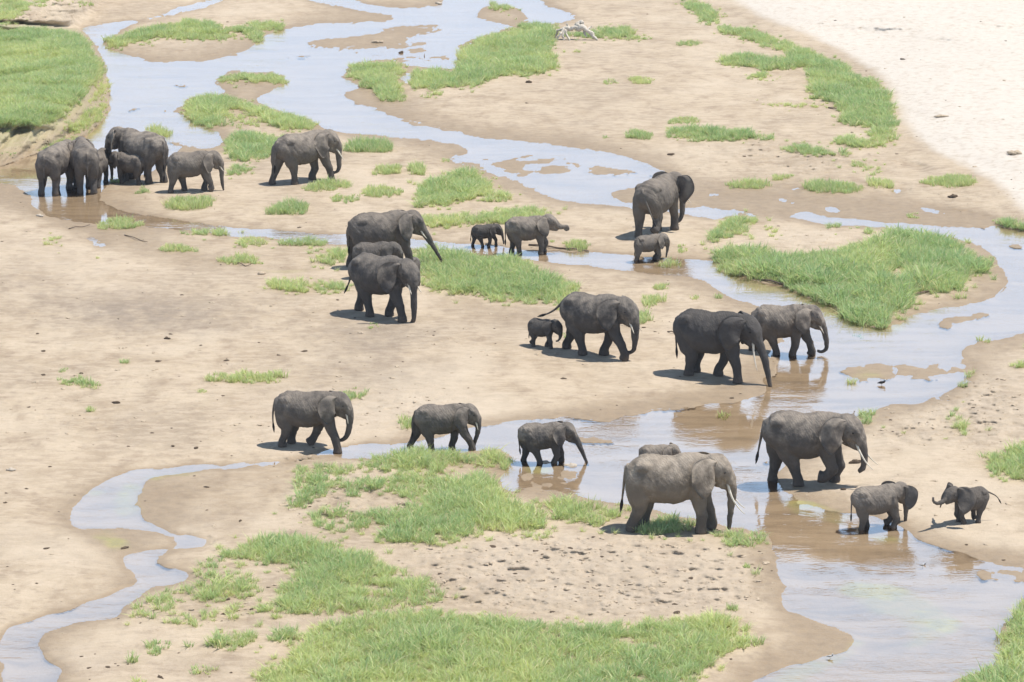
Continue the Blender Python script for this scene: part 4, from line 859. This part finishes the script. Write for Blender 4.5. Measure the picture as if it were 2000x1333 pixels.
for a in (
 ("lush grass clump in the water behind the big adult facing left", "273,248 300,234 325,248 342,268 325,275 300,265", .5, .5),
 ("dense grass clump right behind the head of the elephant with inward curled trunk tip", "663,304 665,284 690,268 735,256 760,267 767,286 762,303 720,306", .5, .3),
 ("wide grass clump at the forefeet of the elephant with inward curled trunk tip", "590,374 598,356 640,344 690,349 687,367 650,371 610,381", .42, .25),
 ("low grass clump directly below the one at that elephant's forefeet", "638,387 660,374 705,379 702,394 650,398", .36, .4),
 ("broad rounded green clump lying below the elephant with inward curled trunk tip", "515,414 530,393 560,385 600,391 630,402 602,417 550,423 520,422", .45, .15),
 ("spreading grass clump under the half grown elephant with the bent foreleg", "323,410 333,380 370,367 410,375 422,392 410,412 350,416", .45, .4),
 ("small grass clump on the sand left of the half grown elephant's hind foot", "243,373 280,355 299,368 280,380 255,376", .36, .4),
 ("little grass clump at the trunk tip of the small elephant facing left", "203,354 215,340 240,343 242,357 220,360", .4, .3),
 ("yellowish rounded clump between two grass patches above the large elephant's back", "698,378 715,360 760,355 790,368 780,382 730,388 710,385", .36, .75),
 ("grass clump on churned mud, upper one of a loose pair near the river", "728,334 740,316 775,313 789,328 770,341 735,343", .42, .25),
 ("narrow upright clump on the sand beside the churned mud pair", "798,338 798,313 815,308 827,325 840,338 830,345 805,344", .40, .4),
 ("tiny clump at the tip of the sand spit by the water", "863,316 867,300 878,303 880,318", .4, .35),
 ("bright grass clump on the sand spit where the pool meets the narrow stream", "181,449 195,426 225,416 270,421 284,432 265,445 220,453", .45, .6),
 ("yellow green clump on the damp flat below the narrow stream", "303,488 320,473 350,471 387,480 380,492 330,493", .3, .75),
 ("yellow green flat clump at the far end of the damp flat", "418,514 430,498 480,493 522,507 510,517 450,518", .34, .7),
 ("long low strip of grass alone on the dry sand above the foreleg folding elephant", "366,742 380,726 430,723 480,718 560,723 584,730 540,748 500,750 420,746", .34, .6),
 ("faint tuft left of centre under the long grass strip", "368,768 385,753 407,760 402,770", .3, .6),
 ("thin grass clump on dry sand at far left, widest of its cluster", "103,744 112,731 150,731 207,743 192,760 150,758", .34, .5),
 ("wispy small tuft standing above the cluster on dry sand at far left", "108,724 118,712 130,712 132,727 115,729", .3, .55),
 ("dark thin tuft with twigs alone on dry sand", "230,704 245,692 260,703 240,712", .28, .3),
 ("pale wisp of grass low on the dry sand at left", "158,806 170,793 193,798 188,806", .28, .6),
 ("grass clump just behind the head of the elephant stepping into the stream", "648,780 663,755 700,750 724,763 710,780 680,785", .44, .4),
 ("thin clump on trampled sand between the two elephants entering the stream", "778,830 793,806 820,812 818,835 795,838", .36, .5),
 ("lone tuft on bare sand below the dark wet elephant with flared ear", "718,635 730,625 740,640 722,645", .3, .7),
 ("small clump on the sand beneath the reed covered stream edge", "1268,564 1280,548 1310,550 1314,563 1280,567", .34, .5),
 ("clump above and right of the dark elephant leading the calf", "1248,592 1255,571 1295,570 1302,588 1280,600 1255,603", .4, .35),
 ("upright clump at the forehead of the dark elephant leading the calf", "1238,632 1243,603 1275,598 1272,628 1255,635", .44, .3),
 ("tuft between the dark calf and the adult it follows", "1098,658 1105,643 1120,646 1114,662", .36, .4),
 ("grass clump by the stream right of the elephant with its trunk at its mouth", "1098,478 1105,466 1140,460 1162,475 1150,492 1110,490", .4, .45),
 ("slim tuft under the chin of the elephant with its trunk at its mouth", "1060,475 1065,460 1080,463 1078,477", .36, .4),
 ("green tuft islet in the stream in front of the pale calf", "1273,523 1280,507 1310,502 1330,509 1330,525 1290,525", .46, .35),
 ("sparse clump on the sand right of the pale calf", "1313,484 1330,470 1347,485 1337,497", .3, .6),
 ("small tuft behind the dark elephant with the long thin tusk", "1343,586 1352,570 1367,579 1360,588", .32, .5),
 ("thin tuft close to the water behind the brownish wading elephant", "1391,583 1400,568 1416,580 1405,585", .32, .45),
 ("yellow tuft on a mud bar near the black and white bird", "1643,752 1655,736 1672,741 1674,753", .36, .8),
 ("tiny tuft standing in the river in front of the brownish wading elephant", "1668,663 1675,650 1690,654 1690,666", .3, .6),
 ("tuft in the water within the reflection of the long tusked elephant", "1396,819 1405,798 1425,800 1430,818 1412,822", .4, .5),
 ("yellowish clump on the sandy point at the right of the river", "1888,669 1910,653 1932,659 1932,670", .36, .75),
 ("dark edged tuft on the bank of the right river bend", "1868,756 1875,738 1892,741 1888,758", .34, .3),
 ("bushy bright clump alone on the broad sand flat right of centre", "1223,269 1235,251 1255,248 1278,266 1268,275 1235,274", .40, .5),
 ("small clump just above the bushy bright one on the broad sand flat", "1293,240 1330,225 1365,229 1365,242 1310,243", .3, .5),
 ("yellow streak of short grass on the sand flat below the driftwood", "1225,160 1240,143 1280,152 1275,162 1240,165", .3, .85),
 ("small green tuft beside the yellow streak on the sand flat", "1175,164 1190,150 1212,160 1200,166", .3, .45),
 ("little tuft left of the bushy bright clump", "1170,274 1178,262 1188,270 1185,275", .32, .35),
 ("flat clump of grass near the top beside the belt of grass", "1321,88 1330,76 1365,78 1370,89 1335,91", .34, .5),
 ("clump with dark right half on the wet flat behind the bull", "1418,369 1425,350 1470,346 1497,350 1502,367 1460,370", .46, .3),
 ("smaller clump just behind the half dark one on the wet flat", "1498,352 1510,335 1550,335 1555,346 1520,354", .4, .45),
 ("largest clump on the wet flat behind the bull", "1561,368 1570,343 1610,340 1650,347 1692,358 1690,378 1660,383 1630,378 1600,373", .48, .3),
 ("bright clump between the largest one and the small puddle", "1688,355 1700,343 1742,350 1740,370 1700,365", .4, .6),
 ("long clump right of the small puddle near the pale sand", "1763,360 1780,343 1830,338 1890,336 1912,352 1900,373 1870,365 1800,361", .44, .35),
 ("small yellow clump on the mud beside the right channel", "1770,427 1775,410 1797,413 1795,426", .36, .7),
 ("short clump at the near bank left of the small bird on sand", "1418,1188 1430,1173 1442,1188 1430,1194", .3, .3),
 ("thin upright clump at the right end of the foreground grass", "1463,1254 1475,1233 1492,1245 1487,1260", .4, .4),
 ("tuft on the near sand just below the tusker's grass", "1448,1115 1460,1098 1477,1110 1470,1127", .32, .45),
 ("leftmost of the tufts on the dark sand by the near stream's mouth", "238,1294 250,1268 272,1280 267,1296", .4, .35),
 ("two lobed clump on the dark sand left of the long foreground strip", "278,1284 290,1238 310,1243 337,1243 337,1262 310,1278", .42, .35),
 ("clump at the bottom on the dark sand, nearest the viewer there", "363,1319 375,1293 422,1283 424,1306 400,1318", .40, .5),
 ("dry thin clump cut by the picture's bottom edge", "246,1338 268,1308 292,1318 287,1340", .36, .6),
): clump(*a)
# ================================================================== loose clods and stones
M_CLOD = plain('dry_mud', (.50, .405, .295), .95, .1); M_DUNG = plain('dung', (.115, .085, .06), .95, .1)
M_STONE = plain('pale_stone', (.52, .45, .36), .8, .3); M_DRIFT = plain('bleached_wood', (.62, .56, .47), .85, .2); M_TWIG = plain('twig', (.20, .155, .115), .9, .1)
def lump(sz, sx=1.0, sy=1.0, szz=.6, jag=.35, n1=7, n2=5):
    v, f = [], []; o = rng.random() * 50
    for i in range(n2 + 1):
        a = math.pi * i / n2
        for k in range(n1):
            q = 2 * math.pi * k / n1
            d = np.array([math.sin(a) * math.cos(q), math.sin(a) * math.sin(q), math.cos(a)])
            r = sz * (1 + jag * 2 * float(vnoise(np.array([d[0] * 1.7 + o]), np.array([d[1] * 1.7 + d[2] * 2.3]), 3)[0])) if 0 < i < n2 else sz * .9
            v.append((d[0] * r * sx, d[1] * r * sy, d[2] * r * szz))
    for i in range(n2):
        for k in range(n1):
            a = i * n1 + k; b_ = i * n1 + (k + 1) % n1; f.append((a, a + n1, b_ + n1, b_))
    return v, f
def clods(name, label, n, weight, s0, s1, mat, seed):
    r = np.random.default_rng(seed); V, F = [], []; protos = [lump(1, 1.35, .95, .42, .6, 6, 4) for _ in range(10)]
    while n > 0:
        x = r.uniform(-20, 2020, n * 4); y = r.uniform(2, 1340, n * 4)
        ok = (r.random(n * 4) < samp(weight, x, y) * (y + 200) / 1500) & (samp(GZ, x, y) > .015) & ~((x < 230) & (y < 340))
        x, y = x[ok][:n], y[ok][:n]; X, Y, Zz = on_ground(x, y); n -= len(x)
        for i in range(len(x)):
            v, f = protos[r.integers(10)]; o = len(V); s = s0 * (s1 / s0) ** (r.random() ** 2.2); a = r.random() * 6.28; c, d = math.cos(a) * s, math.sin(a) * s
            V += [(X[i] + p[0] * c - p[1] * d, Y[i] + p[0] * d + p[1] * c, Zz[i] + p[2] * s + s * .1) for p in v]; F += [tuple(q + o for q in t) for t in f]
    o = mesh_obj(name, V, F, mat, smooth=False); tag(o, label, 'mud clods', kind='stuff')
clods('mud_clods', "dry clods of trampled mud strewn over the sand", 1700, np.clip(clod * 1.0 + .01, 0, 1), .02, .11, M_CLOD, 3)
clods('dark_clods', "small dark crumbs of dung and mud scattered on the flats", 380, np.clip(clod * .06 + .06 + white * .08, 0, 1), .03, .11, M_DUNG, 4)

def stone(label, cat, px, py, size, mat, parts=1, sq=.6, name='stone'):
    x, y, z = [float(q) for q in on_ground(px, py)]; V, F = [], []
    for i in range(parts):
        v, f = lump(size * (1 if i == 0 else random.uniform(.5, .8)), 1.25, .9, sq, .4, 10, 7); o = len(V)
        dx, dy = (0, 0) if i == 0 else (random.uniform(-1.6, 1.6) * size, random.uniform(-1.2, 1.2) * size)
        V += [(p[0] + dx, p[1] + dy, p[2] + size * .3) for p in v]; F += [tuple(q + o for q in t) for t in f]
    o = mesh_obj(name, V, F, mat); o.location = (x, y, z); tag(o, label, cat)
stone("pale lump of mud in the shallows under the wading young elephant", 'stone', 1064, 908, .15, M_STONE, 2)
stone("brownish rock in the shallows by the wading elephant's trunk tip", 'stone', 1116, 914, .16, M_STONE, 2)
stone("round white stone at the hind foot of the elephant with lifted forefoot", 'stone', 1549, 946, .07, M_STONE, 1, .9)
stone("dark dung pile on the sand below the long tusks at the right", 'dung', 1671, 905, .12, M_DUNG, 4, .8, 'dung')
stone("dung lump on the sand just right of the lifted forefoot's elephant", 'dung', 1647, 957, .07, M_DUNG, 1, .8, 'dung')
stone("dark dung ball on the bare dry sand at the left", 'dung', 325, 662, .08, M_DUNG, 2, .7, 'dung')
stone("rounded stones at the muddy edge of the left pool", 'stone', 77, 423, .13, M_STONE, 3)
stone("flat stone lying on the damp flat below the narrow stream", 'stone', 511, 536, .15, M_CLOD, 2, .5)
stone("two dark lumps standing out of the wide upper river", 'rock', 784, 104, .13, M_DUNG, 3, .8, 'rock')
stone("rocky lump on the sandbar in the upper river", 'rock', 734, 84, .22, M_CLOD, 4, .6, 'rock')
stone("dark lump on the wet sand behind the bull to the right", 'dung', 1308, 303, .12, M_DUNG, 3, .5, 'dung')
stone("brown stone on the sand flat below the near end of the long grass", 'stone', 1032, 162, .16, M_DUNG, 1, .6)
stone("two small dung balls on the dry sand left of the stepping elephant", 'dung', 228, 788, .09, M_DUNG, 2, .8, 'dung')
stone("lump of pale mud on the sandbar edge at the top", 'stone', 857, 8, .2, M_STONE, 2)
stone("white chunk of dry mud at the left picture edge", 'stone', 22, 919, .11, M_STONE, 4, .5)
stone("dark clod on the pale sand, farthest one at the upper right", 'dung', 1762, 117, .11, M_DUNG, 2, .6, 'dung')
stone("long flat brown lump on the pale sand bank near its edge", 'dung', 1838, 229, .22, M_CLOD, 3, .4, 'dung')
stone("brown heap on the pale sand at the right picture edge", 'dung', 1985, 301, .25, M_CLOD, 4, .6, 'dung')
stone("dark clod near the right end of the right channel", 'dung', 1862, 385, .16, M_DUNG, 3, .6, 'dung')

# ------------------------------------------------------------------ bleached driftwood
x, y, z = [float(q) for q in on_ground(1128, 78)]; dw = empty('driftwood', (x, y, z)); tag(dw, "bleached white dead tree stump with roots lying on the grass by the river", 'driftwood')
k_ = 1 / float(scale_at(78))
def limb(nm, pts, rad, parent=dw):
    q = catmull([((p[0] - 1128) * k_, p[2], (78 - p[1]) * k_, r) for p, r in zip(pts, rad)], 4)
    mb = MB(); rg = tube_rings([tuple(t[:3]) for t in q], [float(t[3]) for t in q], 9)
    for i, r in enumerate(rg):
        for k in range(9):
            r[k] = r[k] + Vector((rng.normal(), rng.normal(), rng.normal())) * .022
    mb.rings(rg); return mesh_obj(nm, mb.v, mb.f, M_DRIFT, parent)
limb('trunk', [(1094, 60, .1), (1104, 56, .1), (1114, 57, 0), (1122, 54, 0), (1130, 56, 0), (1138, 53, -.1), (1147, 60, -.2), (1154, 64, -.25), (1160, 72, -.35), (1167, 77, -.4)], [.07, .12, .15, .13, .22, .20, .12, .15, .11, .06])
limb('stump', [(1123, 56, .1), (1128, 50, .15), (1131, 46, .2), (1136, 45, .2), (1139, 49, .2)], [.16, .21, .14, .17, .05])
limb('branch', [(1146, 58, -.1), (1152, 55, .1), (1156, 52, .2)], [.09, .06, .02])
limb('branch', [(1112, 56, .1), (1108, 51, .3), (1106, 47, .4)], [.08, .05, .02])
for pts in ([(1102, 57, 0), (1097, 63, -.2), (1094, 66, -.4), (1088, 74, -.5), (1083, 83, -.6)], [(1104, 58, -.1), (1099, 68, -.3), (1101, 75, -.4), (1098, 83, -.5)], [(1106, 59, -.1), (1106, 66, -.3), (1111, 74, -.5), (1112, 82, -.6)], [(1097, 60, .3), (1090, 61, .4), (1088, 68, .5), (1084, 77, .5)], [(1140, 58, 0), (1142, 66, -.2), (1147, 73, -.3)]):
    limb('root', pts, [.09, .07, .065, .05, .025][:len(pts) - 1] + [.02])
# ------------------------------------------------------------------ sticks and drift
def stick(label, pts, r=.03, mat=M_TWIG):
    X, Y, Zz = on_ground(np.array([p[0] for p in pts], float), np.array([p[1] for p in pts], float)); c = (X[0], Y[0], max(Zz[0], 0))
    q = [(X[i] - c[0], Y[i] - c[1], max(Zz[i], 0) - c[2] + r * .7 + (.06 if i % 2 else 0)) for i in range(len(pts))]
    mb = MB(); mb.rings(tube_rings(q, [r * (1 - .5 * i / len(q)) for i in range(len(q))], 6, (0, 0, 1))); o = mesh_obj('stick', mb.v, mb.f, mat); o.location = c; tag(o, label, 'stick')
stick("thin dark stick at the end of the left pool", [(134, 448), (148, 446), (162, 444), (176, 442)], .025)
stick("crooked stick on the damp flat near the small puddle", [(243, 460), (262, 467), (276, 471), (288, 476)], .025)
stick("dark branch along the edge of the damp flat under yellow grass", [(455, 516), (468, 517), (480, 521), (490, 520)], .03)
stick("short stick on sand left of the dark elephant with the long thin tusk", [(1304, 649), (1312, 651), (1320, 653)], .03)
stick("fallen branch on the muddy ledge behind the elephant with its trunk at its mouth", [(1033, 480), (1060, 483), (1090, 486), (1120, 490), (1150, 492)], .05)
stick("twig by the grass right of the dark elephant leading the calf", [(1205, 634), (1216, 636), (1230, 640)], .035)
stick("upright reed stalk in the upper river", [(829, 113), (829, 109)], .03)
stick("dead branch lying along the yellow grass line near the pale sand", [(1618, 212), (1635, 215), (1650, 211)], .05)
stick("dark edge branch at the reed island's sandy tip", [(1787, 578), (1805, 574), (1822, 569), (1842, 567)], .045)
stick("log in the mud under the reed island's left grass", [(1484, 548), (1505, 552), (1525, 556), (1536, 558)], .05)
# ------------------------------------------------------------------ wading birds
M_BW = plain('bird_white', (.75, .74, .72), .7); M_BK = plain('bird_black', (.02, .02, .022), .6); M_BG = plain('bird_grey', (.30, .29, .28), .7)
def bird(label, px, py, s, flip=1, back=M_BG):
    x, y, z = [float(q) for q in on_ground(px, py)]; rt = empty('bird', (x, y, z)); tag(rt, label, 'bird', 'small wading birds in the shallows')
    def prt(nm, pts, rad, mat):
        mb = MB(); mb.rings(tube_rings([(p[0] * s * flip, p[1] * s, p[2] * s) for p in pts], [(r[0] * s, r[1] * s) if isinstance(r, tuple) else r * s for r in rad], 8)); return mesh_obj(nm, mb.v, mb.f, mat, rt)
    prt('body', [(-.17, 0, .20), (-.10, 0, .215), (-.02, 0, .225), (.06, 0, .245), (.11, 0, .275), (.13, 0, .31), (.13, 0, .335)], [.008, (.035, .04), (.055, .055), (.055, .052), (.035, .034), .026, .012], M_BK if back is M_BK else M_BW)
    prt('breast', [(.04, 0, .235), (.085, 0, .25), (.125, 0, .285), (.14, 0, .32)], [.04, .048, .034, .02], M_BK)
    prt('head', [(.105, 0, .345), (.125, 0, .35), (.15, 0, .348), (.165, 0, .345)], [.014, .027, .024, .01], M_BW)
    prt('beak', [(.16, 0, .345), (.19, 0, .342), (.21, 0, .338)], [.009, .006, .002], M_BK)
    for q in (-1, 1):
        prt('wing', [(.07, q * .045, .255), (0, q * .056, .245), (-.09, q * .045, .225), (-.19, q * .02, .200)], [(.012, .008), (.036, .012), (.03, .01), (.006, .004)], back)
        prt('leg', [(-.01, q * .02, .19), (.005, q * .02, .10), (.0, q * .02, -.02)], [.008, .006, .006], M_BK)
bird("black and white plover standing in the river off the mud bar at right", 1722, 758, .95, 1, M_BK)
bird("small grey wader in the water between the calf's reflection and the algae", 1802, 1112, .62, 1, M_BG)
bird("tiny pale wader at the muddy edge near the bottom right", 1621, 1290, .55, 1, M_BG)

# ------------------------------------------------------------------ thin heat haze over the plain
x0, x1, y0, y1, z0, z1 = -12000, 14000, -60, 16000, -3.0, 33.0
hv = [(x, y, z) for z in (z0, z1) for y in (y0, y1) for x in (x0, x1)]
mh, t_, _n = new_mat('air_haze'); b = NB(t_)
pvn = b.n('ShaderNodeVolumePrincipled'); pvn.inputs['Color'].default_value = rgba(.90, .93, 1.0); pvn.inputs['Density'].default_value = .00009; pvn.inputs['Anisotropy'].default_value = 0.0
ou = b.n('ShaderNodeOutputMaterial'); t_.links.new(pvn.outputs[0], ou.inputs['Volume'])
hz = mesh_obj('haze', hv, [(0, 2, 3, 1), (4, 5, 7, 6), (0, 1, 5, 4), (2, 6, 7, 3), (0, 4, 6, 2), (1, 3, 7, 5)], mh, smooth=False)
tag(hz, 'thin pale heat haze over the river bed', kind='stuff')
